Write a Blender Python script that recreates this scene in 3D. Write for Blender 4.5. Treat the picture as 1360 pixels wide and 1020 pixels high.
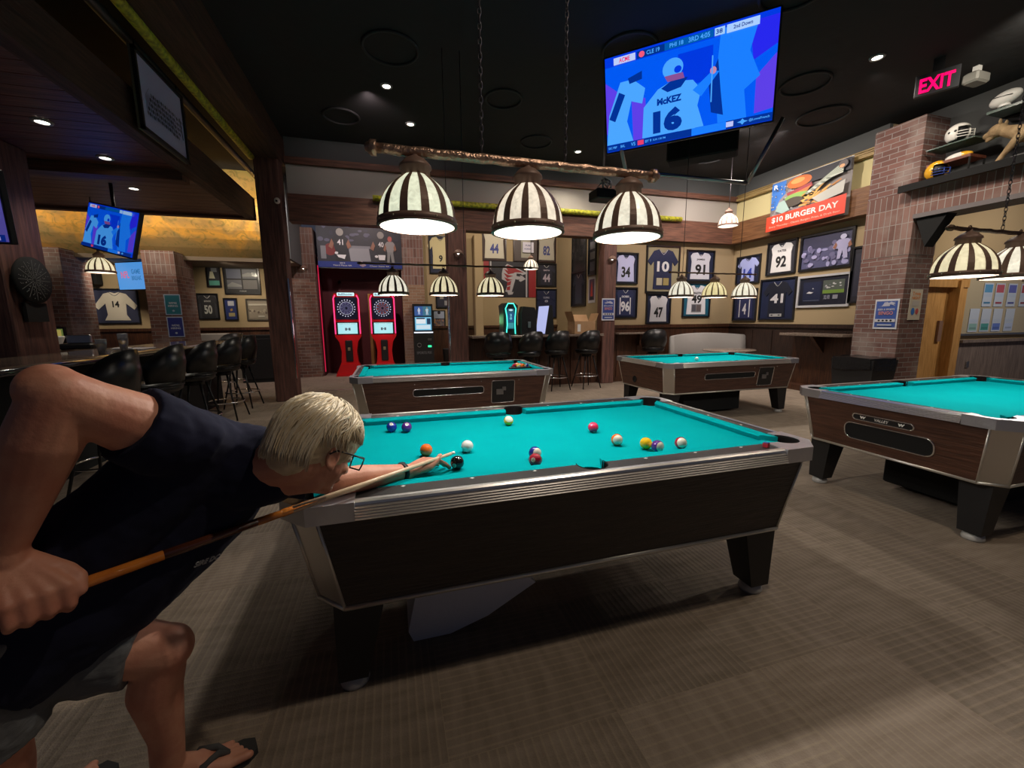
import bpy, math, random
from math import sin, cos, pi, radians, sqrt, atan2
from mathutils import Vector, Matrix
random.seed(7)
for o in list(bpy.data.objects): bpy.data.objects.remove(o, do_unlink=True)
S = bpy.context.scene
COL = S.collection

# ------------------------------------------------------------------ camera
cam = bpy.data.cameras.new('camera'); camo = bpy.data.objects.new('camera', cam); COL.objects.link(camo)
YAW, PITCH, ROLL = 0.2823, -0.1541, -0.0081
F_ = Vector((sin(YAW)*cos(PITCH), cos(YAW)*cos(PITCH), sin(PITCH)))
R_ = F_.cross(Vector((0, 0, 1))).normalized(); U_ = R_.cross(F_)
R2 = cos(ROLL)*R_ + sin(ROLL)*U_; U2 = -sin(ROLL)*R_ + cos(ROLL)*U_
camo.matrix_world = Matrix(((R2.x, U2.x, -F_.x, -0.7587), (R2.y, U2.y, -F_.y, -2.0222), (R2.z, U2.z, -F_.z, 1.3815), (0, 0, 0, 1)))
cam.sensor_width = 36; cam.lens = 549.33/1360*36; cam.clip_start = 0.05; cam.clip_end = 60
S.camera = camo

# ------------------------------------------------------------------ world, exposure
w = bpy.data.worlds.new('world'); S.world = w; w.use_nodes = True
w.node_tree.nodes['Background'].inputs[0].default_value = (0.55, 0.60, 0.85, 1)
w.node_tree.nodes['Background'].inputs[1].default_value = 0.055
S.view_settings.view_transform = 'Standard'; S.view_settings.look = 'None'
S.view_settings.exposure = 0.0; S.view_settings.gamma = 1; S.view_settings.use_curve_mapping = False

# ------------------------------------------------------------------ light helpers
def point_light(name, loc, power, color=(1, .93, .80), r=.04, parent=None):
    l = bpy.data.lights.new(name, 'POINT'); l.energy = power; l.color = color; l.shadow_soft_size = r
    o = bpy.data.objects.new(name, l); COL.objects.link(o); o.location = loc
    if parent: o.parent = parent
    return o
def spot_light(name, loc, target, power, color=(1, .9, .75), ang=80, blend=.6, r=.05):
    l = bpy.data.lights.new(name, 'SPOT'); l.energy = power; l.color = color; l.spot_size = radians(ang); l.spot_blend = blend; l.shadow_soft_size = r
    o = bpy.data.objects.new(name, l); COL.objects.link(o); o.location = loc
    d = Vector(target)-Vector(loc); o.rotation_euler = d.to_track_quat('-Z', 'Y').to_euler()
    return o
P_MAIN = 27.0; P_BACK = 19.0

# ------------------------------------------------------------------ materials
MATS = {}
def mat(name, col=(.5, .5, .5), rough=.6, metal=0.0, emit=None, es=0.0, spec=.5, bump=None, vary=None, coat=0.0, sheen=0.0, trans=0.0):
    """bump=(scale, strength[, stretch]); vary=(scale, colour2[, stretch])"""
    if name in MATS: return MATS[name]
    m = bpy.data.materials.new(name); MATS[name] = m; m.use_nodes = True
    nt = m.node_tree; b = nt.nodes['Principled BSDF']
    b.inputs['Base Color'].default_value = (*col, 1); b.inputs['Roughness'].default_value = rough
    b.inputs['Metallic'].default_value = metal; b.inputs['Specular IOR Level'].default_value = spec
    b.inputs['Coat Weight'].default_value = coat; b.inputs['Sheen Weight'].default_value = sheen
    b.inputs['Transmission Weight'].default_value = trans
    if emit is not None:
        b.inputs['Emission Color'].default_value = (*emit, 1); b.inputs['Emission Strength'].default_value = es
    if bump or vary:
        tc = nt.nodes.new('ShaderNodeTexCoord')
        def noise(sc, st):
            mp = nt.nodes.new('ShaderNodeMapping'); nt.links.new(tc.outputs['Object'], mp.inputs[0]); mp.inputs['Scale'].default_value = st
            n = nt.nodes.new('ShaderNodeTexNoise'); n.inputs['Scale'].default_value = sc; n.inputs['Detail'].default_value = 4
            nt.links.new(mp.outputs[0], n.inputs['Vector']); return n
        if vary:
            n = noise(vary[0], vary[2] if len(vary) > 2 else (1, 1, 1))
            r = nt.nodes.new('ShaderNodeValToRGB'); r.color_ramp.elements[0].position = .35; r.color_ramp.elements[1].position = .65
            r.color_ramp.elements[0].color = (*col, 1); r.color_ramp.elements[1].color = (*vary[1], 1)
            nt.links.new(n.outputs[0], r.inputs[0]); nt.links.new(r.outputs[0], b.inputs['Base Color'])
        if bump:
            n = noise(bump[0], bump[2] if len(bump) > 2 else (1, 1, 1))
            bp = nt.nodes.new('ShaderNodeBump'); bp.inputs['Strength'].default_value = bump[1]; bp.inputs['Distance'].default_value = .01
            nt.links.new(n.outputs[0], bp.inputs['Height']); nt.links.new(bp.outputs[0], b.inputs['Normal'])
    return m
def cmat(c, es=0.0, rough=.55):
    k = 'print_%d_%d_%d_%d' % (int(c[0]*255), int(c[1]*255), int(c[2]*255), int(es*100))
    return mat(k, c, rough) if es == 0 else mat(k, (0.01, .01, .01), .25, emit=c, es=es)
def N(nt, t, **kw):
    n = nt.nodes.new(t)
    for k, v in kw.items():
        if isinstance(v, tuple) and k.startswith('i_'): n.inputs[k[2:]].default_value = v
        elif k.startswith('i_'): n.inputs[k[2:].replace('_', ' ')].default_value = v
        else: setattr(n, k, v)
    return n
def brick_mat(name, c1, c2, mortar, soldier=False):
    m = bpy.data.materials.new(name); MATS[name] = m; m.use_nodes = True; nt = m.node_tree; L = nt.links.new
    b = nt.nodes['Principled BSDF']; b.inputs['Roughness'].default_value = .85
    g = N(nt, 'ShaderNodeNewGeometry'); sp = N(nt, 'ShaderNodeSeparateXYZ'); L(g.outputs['Position'], sp.inputs[0])
    ad = N(nt, 'ShaderNodeMath', operation='ADD'); L(sp.outputs[0], ad.inputs[0]); L(sp.outputs[1], ad.inputs[1])
    cb = N(nt, 'ShaderNodeCombineXYZ')
    if soldier: L(sp.outputs[2], cb.inputs[0]); L(ad.outputs[0], cb.inputs[1])
    else: L(ad.outputs[0], cb.inputs[0]); L(sp.outputs[2], cb.inputs[1])
    t = N(nt, 'ShaderNodeTexBrick'); L(cb.outputs[0], t.inputs['Vector'])
    t.offset = 0.0 if soldier else .5
    t.inputs['Scale'].default_value = 1; t.inputs['Brick Width'].default_value = .215 if not soldier else .23; t.inputs['Row Height'].default_value = .075 if not soldier else .08
    t.inputs['Mortar Size'].default_value = .0055; t.inputs['Mortar Smooth'].default_value = .2; t.inputs['Bias'].default_value = 0
    t.inputs['Color1'].default_value = (*c1, 1); t.inputs['Color2'].default_value = (*c2, 1); t.inputs['Mortar'].default_value = (*mortar, 1)
    n = N(nt, 'ShaderNodeTexNoise'); n.inputs['Scale'].default_value = 2.2; n.inputs['Detail'].default_value = 6; L(g.outputs['Position'], n.inputs['Vector'])
    r = N(nt, 'ShaderNodeValToRGB'); r.color_ramp.elements[0].position = .50; r.color_ramp.elements[1].position = .72; r.color_ramp.elements[0].color = (0, 0, 0, 1); r.color_ramp.elements[1].color = (.6, .6, .6, 1)
    L(n.outputs[0], r.inputs[0])
    mx = N(nt, 'ShaderNodeMix', data_type='RGBA'); L(r.outputs[0], mx.inputs[0]); L(t.outputs[0], mx.inputs[6]); mx.inputs[7].default_value = (.34, .29, .26, 1)
    L(mx.outputs[2], b.inputs['Base Color'])
    bp = N(nt, 'ShaderNodeBump', invert=True); bp.inputs['Strength'].default_value = .7; bp.inputs['Distance'].default_value = .008; L(t.outputs[1], bp.inputs['Height']); L(bp.outputs[0], b.inputs['Normal'])
    return m
def carpet_mat():
    m = bpy.data.materials.new('carpet_tile'); m.use_nodes = True; nt = m.node_tree; L = nt.links.new
    b = nt.nodes['Principled BSDF']; b.inputs['Roughness'].default_value = .92; b.inputs['Specular IOR Level'].default_value = .15
    g = N(nt, 'ShaderNodeNewGeometry')
    mp = N(nt, 'ShaderNodeMapping'); L(g.outputs['Position'], mp.inputs[0]); mp.inputs['Location'].default_value = (.65, .3, 0)
    d = N(nt, 'ShaderNodeVectorMath', operation='DIVIDE'); L(mp.outputs[0], d.inputs[0]); d.inputs[1].default_value = (.6, .6, 10)
    fl = N(nt, 'ShaderNodeVectorMath', operation='FLOOR'); L(d.outputs[0], fl.inputs[0])
    wn = N(nt, 'ShaderNodeTexWhiteNoise', noise_dimensions='3D'); L(fl.outputs[0], wn.inputs[0])
    sp = N(nt, 'ShaderNodeSeparateXYZ'); L(fl.outputs[0], sp.inputs[0])
    ad = N(nt, 'ShaderNodeMath', operation='ADD'); L(sp.outputs[0], ad.inputs[0]); L(sp.outputs[1], ad.inputs[1])
    mo = N(nt, 'ShaderNodeMath', operation='PINGPONG'); L(ad.outputs[0], mo.inputs[0]); mo.inputs[1].default_value = 1
    def lines(axis):
        w_ = N(nt, 'ShaderNodeTexWave', wave_type='BANDS', bands_direction=axis); L(g.outputs['Position'], w_.inputs[0])
        w_.inputs['Scale'].default_value = 2*pi/20/.030; w_.inputs['Distortion'].default_value = .12; w_.inputs['Detail'].default_value = 2; w_.inputs['Detail Scale'].default_value = 3
        return w_
    wx, wy = lines('X'), lines('Y')
    mx = N(nt, 'ShaderNodeMix', data_type='FLOAT'); L(mo.outputs[0], mx.inputs[0]); L(wx.outputs['Fac'], mx.inputs[2]); L(wy.outputs['Fac'], mx.inputs[3])
    def streak(sc):
        q = N(nt, 'ShaderNodeMapping'); L(g.outputs['Position'], q.inputs[0]); q.inputs['Scale'].default_value = sc
        n = N(nt, 'ShaderNodeTexNoise'); n.inputs['Scale'].default_value = 1; n.inputs['Detail'].default_value = 5; L(q.outputs[0], n.inputs['Vector']); return n
    sx, sy = streak((5, 22, 1)), streak((22, 5, 1))
    ms = N(nt, 'ShaderNodeMix', data_type='FLOAT'); L(mo.outputs[0], ms.inputs[0]); L(sx.outputs[0], ms.inputs[2]); L(sy.outputs[0], ms.inputs[3])
    r = N(nt, 'ShaderNodeValToRGB'); L(mx.outputs[0], r.inputs[0]); e = r.color_ramp.elements
    e[0].position = .72; e[0].color = (0, 0, 0, 1); e[1].position = 1.0; e[1].color = (1, 1, 1, 1)
    base = N(nt, 'ShaderNodeValToRGB'); L(ms.outputs[0], base.inputs[0]); e = base.color_ramp.elements
    e[0].position = .25; e[0].color = (.205, .160, .122, 1); e[1].position = .78; e[1].color = (.325, .262, .208, 1)
    hs = N(nt, 'ShaderNodeHueSaturation'); L(base.outputs[0], hs.inputs['Color'])
    mr = N(nt, 'ShaderNodeMapRange'); L(wn.outputs['Value'], mr.inputs[0]); mr.inputs[3].default_value = .85; mr.inputs[4].default_value = 1.15; L(mr.outputs[0], hs.inputs['Value'])
    fac = N(nt, 'ShaderNodeMath', operation='MULTIPLY'); L(r.outputs[0], fac.inputs[0]); fac.inputs[1].default_value = .24
    m2 = N(nt, 'ShaderNodeMix', data_type='RGBA'); L(fac.outputs[0], m2.inputs[0]); L(hs.outputs[0], m2.inputs[6]); m2.inputs[7].default_value = (.46, .37, .25, 1)
    # tile seams
    bt = N(nt, 'ShaderNodeTexBrick'); L(mp.outputs[0], bt.inputs['Vector']); bt.offset = 0
    bt.inputs['Scale'].default_value = 1; bt.inputs['Brick Width'].default_value = .6; bt.inputs['Row Height'].default_value = .6; bt.inputs['Mortar Size'].default_value = .0018; bt.inputs['Mortar Smooth'].default_value = .4
    f3 = N(nt, 'ShaderNodeMath', operation='MULTIPLY'); L(bt.outputs['Fac'], f3.inputs[0]); f3.inputs[1].default_value = .45
    m3 = N(nt, 'ShaderNodeMix', data_type='RGBA'); L(f3.outputs[0], m3.inputs[0]); L(m2.outputs[2], m3.inputs[6]); m3.inputs[7].default_value = (.36, .29, .20, 1)
    L(m3.outputs[2], b.inputs['Base Color'])
    fn = N(nt, 'ShaderNodeTexNoise'); fn.inputs['Scale'].default_value = 160; L(g.outputs['Position'], fn.inputs['Vector'])
    a2 = N(nt, 'ShaderNodeMath', operation='MULTIPLY_ADD'); L(mx.outputs[0], a2.inputs[0]); a2.inputs[1].default_value = .5; L(fn.outputs[0], a2.inputs[2])
    bp = N(nt, 'ShaderNodeBump'); bp.inputs['Strength'].default_value = .5; bp.inputs['Distance'].default_value = .004; L(a2.outputs[0], bp.inputs['Height']); L(bp.outputs[0], b.inputs['Normal'])
    return m
def wood_mat(name, c1, c2, axis='Z', rough=.6, freq=3.0, coat=0.0):
    st = {'X': (1.2, 14, 14), 'Y': (14, 1.2, 14), 'Z': (14, 14, 1.2)}[axis]
    return mat(name, c1, rough, vary=(freq, c2, st), bump=(freq*2, .5, st), coat=coat)
def mural_mat():
    m = bpy.data.materials.new('painted_mural'); m.use_nodes = True; nt = m.node_tree; L = nt.links.new
    b = nt.nodes['Principled BSDF']; b.inputs['Roughness'].default_value = .8
    g = N(nt, 'ShaderNodeNewGeometry'); sp = N(nt, 'ShaderNodeSeparateXYZ'); L(g.outputs['Position'], sp.inputs[0])
    n = N(nt, 'ShaderNodeTexNoise'); n.inputs['Scale'].default_value = 1.1; n.inputs['Detail'].default_value = 8; n.inputs['Distortion'].default_value = 1.2; L(g.outputs['Position'], n.inputs['Vector'])
    a = N(nt, 'ShaderNodeMath', operation='MULTIPLY_ADD'); L(n.outputs[0], a.inputs[0]); a.inputs[1].default_value = 1.5; L(sp.outputs[2], a.inputs[2])
    mr = N(nt, 'ShaderNodeMapRange'); L(a.outputs[0], mr.inputs[0]); mr.inputs[1].default_value = 3.2; mr.inputs[2].default_value = 5.4
    r = N(nt, 'ShaderNodeValToRGB'); L(mr.outputs[0], r.inputs[0]); e = r.color_ramp.elements
    e[0].position = 0; e[0].color = (.20, .16, .07, 1); e[1].position = 1; e[1].color = (.62, .60, .18, 1)
    for p, c in ((.22, (.36, .22, .07)), (.35, (.75, .36, .05)), (.45, (.42, .24, .07)), (.55, (.80, .45, .09)), (.75, (.85, .52, .16))):
        x = r.color_ramp.elements.new(p); x.color = (*c, 1)
    n2 = N(nt, 'ShaderNodeTexNoise'); n2.inputs['Scale'].default_value = 6; n2.inputs['Detail'].default_value = 6; n2.inputs['Distortion'].default_value = 2; L(g.outputs['Position'], n2.inputs['Vector'])
    r2 = N(nt, 'ShaderNodeValToRGB'); L(n2.outputs[0], r2.inputs[0]); r2.color_ramp.elements[0].position = .52; r2.color_ramp.elements[1].position = .68; r2.color_ramp.elements[0].color = (0, 0, 0, 1); r2.color_ramp.elements[1].color = (.55, .55, .55, 1)
    mx = N(nt, 'ShaderNodeMix', data_type='RGBA'); L(r2.outputs[0], mx.inputs[0]); L(r.outputs[0], mx.inputs[6]); mx.inputs[7].default_value = (.13, .14, .04, 1)
    L(mx.outputs[2], b.inputs['Base Color']); return m
def glass_mat(name='picture_glass'):
    if name in MATS: return MATS[name]
    m = bpy.data.materials.new(name); MATS[name] = m; m.use_nodes = True; nt = m.node_tree; L = nt.links.new
    nt.nodes.remove(nt.nodes['Principled BSDF']); out = nt.nodes['Material Output']
    t = N(nt, 'ShaderNodeBsdfTransparent'); gl = N(nt, 'ShaderNodeBsdfGlossy'); gl.inputs['Roughness'].default_value = .03
    fr = N(nt, 'ShaderNodeFresnel'); fr.inputs[0].default_value = 1.14; mx = N(nt, 'ShaderNodeMixShader')
    L(fr.outputs[0], mx.inputs[0]); L(t.outputs[0], mx.inputs[1]); L(gl.outputs[0], mx.inputs[2]); L(mx.outputs[0], out.inputs[0]); return m
GLASS = glass_mat()
M = dict(
 carpet=carpet_mat(), mural=mural_mat(),
 ceiling=mat('black_ceiling', (.018, .018, .020), .9, bump=(6, .6)),
 tan=mat('tan_paint', (.38, .285, .160), .85, bump=(60, .08)),
 cream=mat('cream_paint', (.50, .44, .33), .85, bump=(60, .08)),
 greyp=mat('grey_paint', (.085, .09, .09), .85),
 maroon=mat('maroon_paint', (.10, .012, .018), .6),
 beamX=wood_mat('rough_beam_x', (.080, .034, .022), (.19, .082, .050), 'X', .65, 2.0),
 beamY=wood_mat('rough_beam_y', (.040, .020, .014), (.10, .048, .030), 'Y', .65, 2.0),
 post=wood_mat('rough_post', (.075, .032, .026), (.17, .075, .055), 'Z', .6, 2.0),
 plank=wood_mat('canopy_plank', (.09, .034, .026), (.20, .080, .055), 'X', .45, 2.0),
 wains=wood_mat('stained_panel', (.036, .014, .008), (.085, .033, .015), 'Z', .4, 3.0),
 door=wood_mat('honey_oak', (.42, .22, .065), (.58, .32, .11), 'Z', .45, 3.0),
 grey_wood=wood_mat('grey_panel', (.14, .11, .10), (.24, .19, .17), 'Z', .5, 2.5),
 brick=brick_mat('red_brick', (.125, .058, .048), (.20, .100, .082), (.27, .25, .24)),
 brickd=brick_mat('brown_brick', (.11, .055, .042), (.20, .095, .068), (.26, .23, .20)),
 brickt=brick_mat('tan_brick', (.26, .15, .09), (.36, .22, .14), (.40, .34, .27)),
 soldier=brick_mat('soldier_brick', (.15, .075, .060), (.25, .14, .115), (.32, .29, .27), True),
 soldierd=brick_mat('brown_soldier_brick', (.13, .07, .055), (.22, .12, .09), (.30, .27, .24), True),
 cloth=mat('teal_cloth', (.0, .365, .395), .95, spec=.03, bump=(400, .12), vary=(3.0, (.0, .335, .365))),
 lam=mat('black_laminate', (.022, .021, .021), .42, vary=(4, (.036, .033, .033)), spec=.35),
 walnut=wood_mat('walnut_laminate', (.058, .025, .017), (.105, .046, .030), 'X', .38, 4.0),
 shadedwal=wood_mat('shaded_walnut_laminate', (.024, .017, .013), (.040, .028, .020), 'X', .38, 4.0),  # same walnut with the nearest table's shade put into the colour
 walnutY=wood_mat('walnut_laminate_end', (.060, .024, .014), (.115, .048, .028), 'Y', .38, 4.0),
 chrome=mat('polished_chrome', (.78, .78, .80), .16, 1.0, bump=(30, .05)),
 alum=mat('brushed_aluminium', (.62, .60, .57), .34, 1.0),
 castm=mat('cast_corner_metal', (.62, .62, .66), .36, .85, bump=(18, .3)),
 trimal=mat('ribbed_aluminium', (.80, .78, .76), .30, .9),
 edgeal=mat('satin_edging', (.70, .67, .60), .35, .7),
 black=mat('black_plastic', (.010, .010, .011), .5),
 blackv=mat('black_vinyl', (.010, .010, .011), .33, bump=(14, .15)),
 blackm=mat('black_metal', (.015, .015, .016), .4, .6),
 matte=mat('matte_black', (.006, .006, .006), .9),
 rubber=mat('pocket_leather', (.006, .005, .005), .85, spec=.1),
 white=mat('white_inlay', (.85, .84, .80), .4),
 nylon=mat('clear_leveller', (.45, .44, .42), .35),
 bronze=mat('dark_bronze', (.24, .145, .11), .5, .15, bump=(30, .2)),
 hammered=mat('hammered_bronze', (.50, .32, .23), .32, .8, bump=(45, 1.0)),
 thinbar=mat('aged_bronze', (.12, .07, .045), .4, .7, bump=(40, .6)),
 chain=mat('chain_iron', (.10, .09, .10), .4, .8),
 red=mat('red_plastic', (.62, .010, .014), .28, coat=.3),
 yellow=mat('yellow_tube', (.58, .55, .03), .6, vary=(22, (.18, .19, .02)), emit=(.6, .58, .03), es=.0),
 skin=mat('skin', (.68, .32, .205), .5, vary=(14, (.60, .235, .150)), bump=(70, .12)),
 navy=mat('navy_cotton', (.010, .011, .030), .9, sheen=.03, spec=.2, bump=(9, .5)),
 shorts=mat('grey_shorts', (.13, .135, .14), .9, bump=(22, .4, (1, 1, 3))),
 hair=mat('blond_hair', (.80, .66, .44), .5, vary=(30, (.62, .48, .29))),
 hair2=mat('grey_blond_hair', (.72, .62, .46), .5),
 card=mat('cardboard', (.50, .31, .16), .85, vary=(5, (.44, .26, .13))),
 bench=mat('grey_vinyl', (.30, .285, .27), .55, bump=(10, .2)),
 bartop=mat('polished_bar_top', (.16, .115, .085), .12, coat=.5, vary=(3, (.26, .20, .15))),
 steel=mat('steel', (.45, .45, .46), .3, 1.0),
 plastic_clear=mat('clear_cup', (.75, .78, .8), .15, vary=None),
 maple=mat('maple_shaft', (.78, .60, .40), .3, coat=.3),
 orangewood=mat('orange_butt', (.62, .20, .03), .16, coat=.8, vary=(20, (.48, .13, .02), (1, 1, 1))),
 darkbutt=mat('dark_red_section', (.10, .028, .012), .18, coat=.7),
 leather=mat('dark_strap', (.03, .025, .022), .6),
 fur=mat('tawny_fur', (.40, .28, .15), .85, vary=(12, (.27, .18, .09)), bump=(60, .6)),
 rock=mat('grey_rock', (.10, .10, .10), .9, bump=(14, .8)),
 helm_y=mat('yellow_helmet', (.80, .42, .02), .2, coat=.5), helm_w=mat('white_helmet', (.80, .78, .72), .25, coat=.4),
 blue=mat('blue_grille', (.02, .05, .25), .3),
 ballskin=mat('white_leather', (.74, .72, .68), .5),
)
def shade_mat(name, col, es):
    m = bpy.data.materials.new(name); m.use_nodes = True; nt = m.node_tree; L = nt.links.new
    b = nt.nodes['Principled BSDF']; b.inputs['Base Color'].default_value = (.75, .72, .62, 1); b.inputs['Roughness'].default_value = .35
    tc = N(nt, 'ShaderNodeTexCoord'); n = N(nt, 'ShaderNodeTexNoise'); n.inputs['Scale'].default_value = 28; n.inputs['Detail'].default_value = 5; n.inputs['Distortion'].default_value = 1.5; L(tc.outputs['Object'], n.inputs['Vector'])
    mr = N(nt, 'ShaderNodeMapRange'); L(n.outputs[0], mr.inputs[0]); mr.inputs[1].default_value = .3; mr.inputs[2].default_value = .7; mr.inputs[3].default_value = es*.70; mr.inputs[4].default_value = es*1.15
    b.inputs['Emission Color'].default_value = (*col, 1); L(mr.outputs[0], b.inputs['Emission Strength']); return m
SH = {'green': shade_mat('opal_glass', (.90, .95, .70), .78), 'pink': shade_mat('pink_opal_glass', (.98, .86, .68), .80), 'white': shade_mat('white_opal_glass', (.98, .92, .74), .82),
      'cream': shade_mat('cream_opal_glass', (.96, .84, .52), .78), 'yellow': shade_mat('amber_opal_glass', (.98, .82, .38), .74)}
INNER = mat('lit_glass_interior', (.10, .10, .09), .5, emit=(1, .97, .80), es=.74, vary=(20, (.05, .05, .045)))
BULB = mat('frosted_bulb', (.9, .9, .9), .4, emit=(1, .96, .85), es=5.0)
DOWN = mat('downlight_lens', (.9, .9, .9), .4, emit=(1, .93, .80), es=6.0)

# ------------------------------------------------------------------ mesh builder
class MB:
    def __init__(s): s.v = []; s.f = []; s.m = []; s.s = []; s.cur = 0; s.X = None
    def add(s, vs, fs, smooth=False, mi=None):
        o = len(s.v)
        for p in vs:
            p = Vector(p); s.v.append(s.X @ p if s.X is not None else p)
        for f in fs: s.f.append([i+o for i in f]); s.m.append(s.cur if mi is None else mi); s.s.append(smooth)
        return s
    def box(s, x0, x1, y0, y1, z0, z1, mi=None):
        return s.add([(x0, y0, z0), (x1, y0, z0), (x1, y1, z0), (x0, y1, z0), (x0, y0, z1), (x1, y0, z1), (x1, y1, z1), (x0, y1, z1)],
                     [(0, 3, 2, 1), (4, 5, 6, 7), (0, 1, 5, 4), (1, 2, 6, 5), (2, 3, 7, 6), (3, 0, 4, 7)], mi=mi)
    def rbox(s, x0, x1, y0, y1, z0, z1, b=.005, mi=None):
        """box with chamfered vertical/horizontal edges (8-corner chamfer)"""
        vs = []; 
        for z, i in ((z0, b), (z0+b, 0), (z1-b, 0), (z1, b)):
            for x, y in ((x0+i+b, y0+i), (x1-i-b, y0+i), (x1-i, y0+i+b), (x1-i, y1-i-b), (x1-i-b, y1-i), (x0+i+b, y1-i), (x0+i, y1-i-b), (x0+i, y0+i+b)): vs.append((x, y, z))
        fs = [tuple(range(7, -1, -1)), tuple(range(24, 32))]
        for k in range(3):
            for j in range(8): fs.append((k*8+j, k*8+(j+1) % 8, k*8+8+(j+1) % 8, k*8+8+j))
        return s.add(vs, fs, mi=mi)
    def frust(s, b, t, mi=None):
        """b,t lists of same-length 3D points"""
        n = len(b); fs = [tuple(range(n-1, -1, -1)), tuple(range(n, 2*n))]+[(i, (i+1) % n, n+(i+1) % n, n+i) for i in range(n)]
        return s.add(list(b)+list(t), fs, mi=mi)
    def prism(s, poly, z0, z1, mi=None):
        return s.frust([(x, y, z0) for x, y in poly], [(x, y, z1) for x, y in poly], mi)
    def prismy(s, poly, y0, y1, mi=None):
        """poly in (x,z); front at y0 (smaller y)"""
        n = len(poly); vs = [(x, y0, z) for x, z in poly]+[(x, y1, z) for x, z in poly]
        fs = [tuple(range(n)), tuple(range(2*n-1, n-1, -1))]+[((i+1) % n, i, n+i, n+(i+1) % n) for i in range(n)]
        return s.add(vs, fs, mi=mi)
    def tube(s, pts, r, n=10, mi=None, smooth=True):
        pts = [Vector(p) for p in pts]; rs = r if isinstance(r, (list, tuple)) else [r]*len(pts)
        vs = []; fs = []; up = None
        for i, p in enumerate(pts):
            d = (pts[min(i+1, len(pts)-1)]-pts[max(i-1, 0)]).normalized()
            if up is None: up = Vector((0, 0, 1)) if abs(d.z) < .9 else Vector((1, 0, 0))
            a = d.cross(up).normalized(); up = a.cross(d).normalized()
            for k in range(n): t = 2*pi*k/n; vs.append(p+rs[i]*(cos(t)*a+sin(t)*up))
        for i in range(len(pts)-1):
            for k in range(n): fs.append((i*n+k, i*n+(k+1) % n, (i+1)*n+(k+1) % n, (i+1)*n+k))
        s.add(vs, fs, smooth, mi)
        o = len(s.v)-len(vs)
        for rng in (range(n-1, -1, -1), range(len(vs)-n, len(vs))): s.f.append([o+k for k in rng]); s.m.append(s.cur if mi is None else mi); s.s.append(False)
        return s
    def lathe(s, prof, n=24, c=(0, 0, 0), a0=0, a1=2*pi, mi=None, smooth=True, closed=True):
        vs = []; fs = []; full = abs(a1-a0-2*pi) < 1e-6; m = n if full else n+1
        for r, z in prof:
            for k in range(m): t = a0+(a1-a0)*k/n; vs.append((c[0]+r*cos(t), c[1]+r*sin(t), c[2]+z))
        for i in range(len(prof)-1):
            for k in range(n): k2 = (k+1) % m; fs.append((i*m+k, i*m+k2, (i+1)*m+k2, (i+1)*m+k))
        return s.add(vs, fs, smooth, mi)
    def ell(s, c, r, Rm=None, n=16, m=10, mi=None):
        c = Vector(c); r = (r, r, r) if not isinstance(r, (tuple, list)) else r
        vs = []; fs = []
        def P(x, y, z):
            p = Vector((x*r[0], y*r[1], z*r[2])); return c+(Rm @ p if Rm is not None else p)
        vs.append(P(0, 0, -1))
        for i in range(1, m):
            ph = -pi/2+pi*i/m
            for k in range(n): t = 2*pi*k/n; vs.append(P(cos(ph)*cos(t), cos(ph)*sin(t), sin(ph)))
        vs.append(P(0, 0, 1))
        for k in range(n): fs.append((0, 1+(k+1) % n, 1+k))
        for i in range(m-2):
            for k in range(n): fs.append((1+i*n+k, 1+i*n+(k+1) % n, 1+(i+1)*n+(k+1) % n, 1+(i+1)*n+k))
        o = 1+(m-2)*n
        for k in range(n): fs.append((o+k, o+(k+1) % n, len(vs)-1))
        return s.add(vs, fs, True, mi)
    def caps(s, p0, r0, p1, r1, n=16):
        """closed tapered capsule"""
        p0, p1 = Vector(p0), Vector(p1); d = p1-p0; L = d.length; d.normalize()
        a = d.cross(Vector((0, 0, 1)) if abs(d.z) < .9 else Vector((1, 0, 0))).normalized(); b = d.cross(a)
        rings = []
        for i in range(1, 5): t = pi/2*(1-i/5); rings.append((p0-d*r0*sin(t), r0*cos(t)))
        rings.append((p0, r0)); rings.append((p1, r1))
        for i in range(1, 5): t = pi/2*i/5; rings.append((p1+d*r1*sin(t), r1*cos(t)))
        vs = [p0-d*r0]
        for c, r in rings:
            for k in range(n): t = 2*pi*k/n; vs.append(c+r*(cos(t)*a+sin(t)*b))
        vs.append(p1+d*r1); fs = []
        for k in range(n): fs.append((0, 1+(k+1) % n, 1+k))
        for i in range(len(rings)-1):
            for k in range(n): fs.append((1+i*n+k, 1+i*n+(k+1) % n, 1+(i+1)*n+(k+1) % n, 1+(i+1)*n+k))
        o = 1+(len(rings)-1)*n
        for k in range(n): fs.append((o+k, o+(k+1) % n, len(vs)-1))
        return s.add(vs, fs, True)
    def chainc(s, pts, rs, n=16):
        for i in range(len(pts)-1): s.caps(pts[i], rs[i], pts[i+1], rs[i+1], n)
        return s
    def torus(s, c, R, r, ax='Z', n=16, m=6, sc=(1, 1), Rm=None, mi=None):
        vs = []; fs = []
        for i in range(n):
            t = 2*pi*i/n
            for j in range(m):
                u = 2*pi*j/m; x, y, z = (R+r*cos(u))*cos(t)*sc[0], (R+r*cos(u))*sin(t)*sc[1], r*sin(u)
                p = Vector((x, y, z) if ax == 'Z' else (x, z, y) if ax == 'Y' else (z, x, y))
                vs.append((Rm @ p if Rm is not None else p)+Vector(c))
        for i in range(n):
            for j in range(m): fs.append((i*m+j, ((i+1) % n)*m+j, ((i+1) % n)*m+(j+1) % m, i*m+(j+1) % m))
        return s.add(vs, fs, True, mi)
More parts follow.
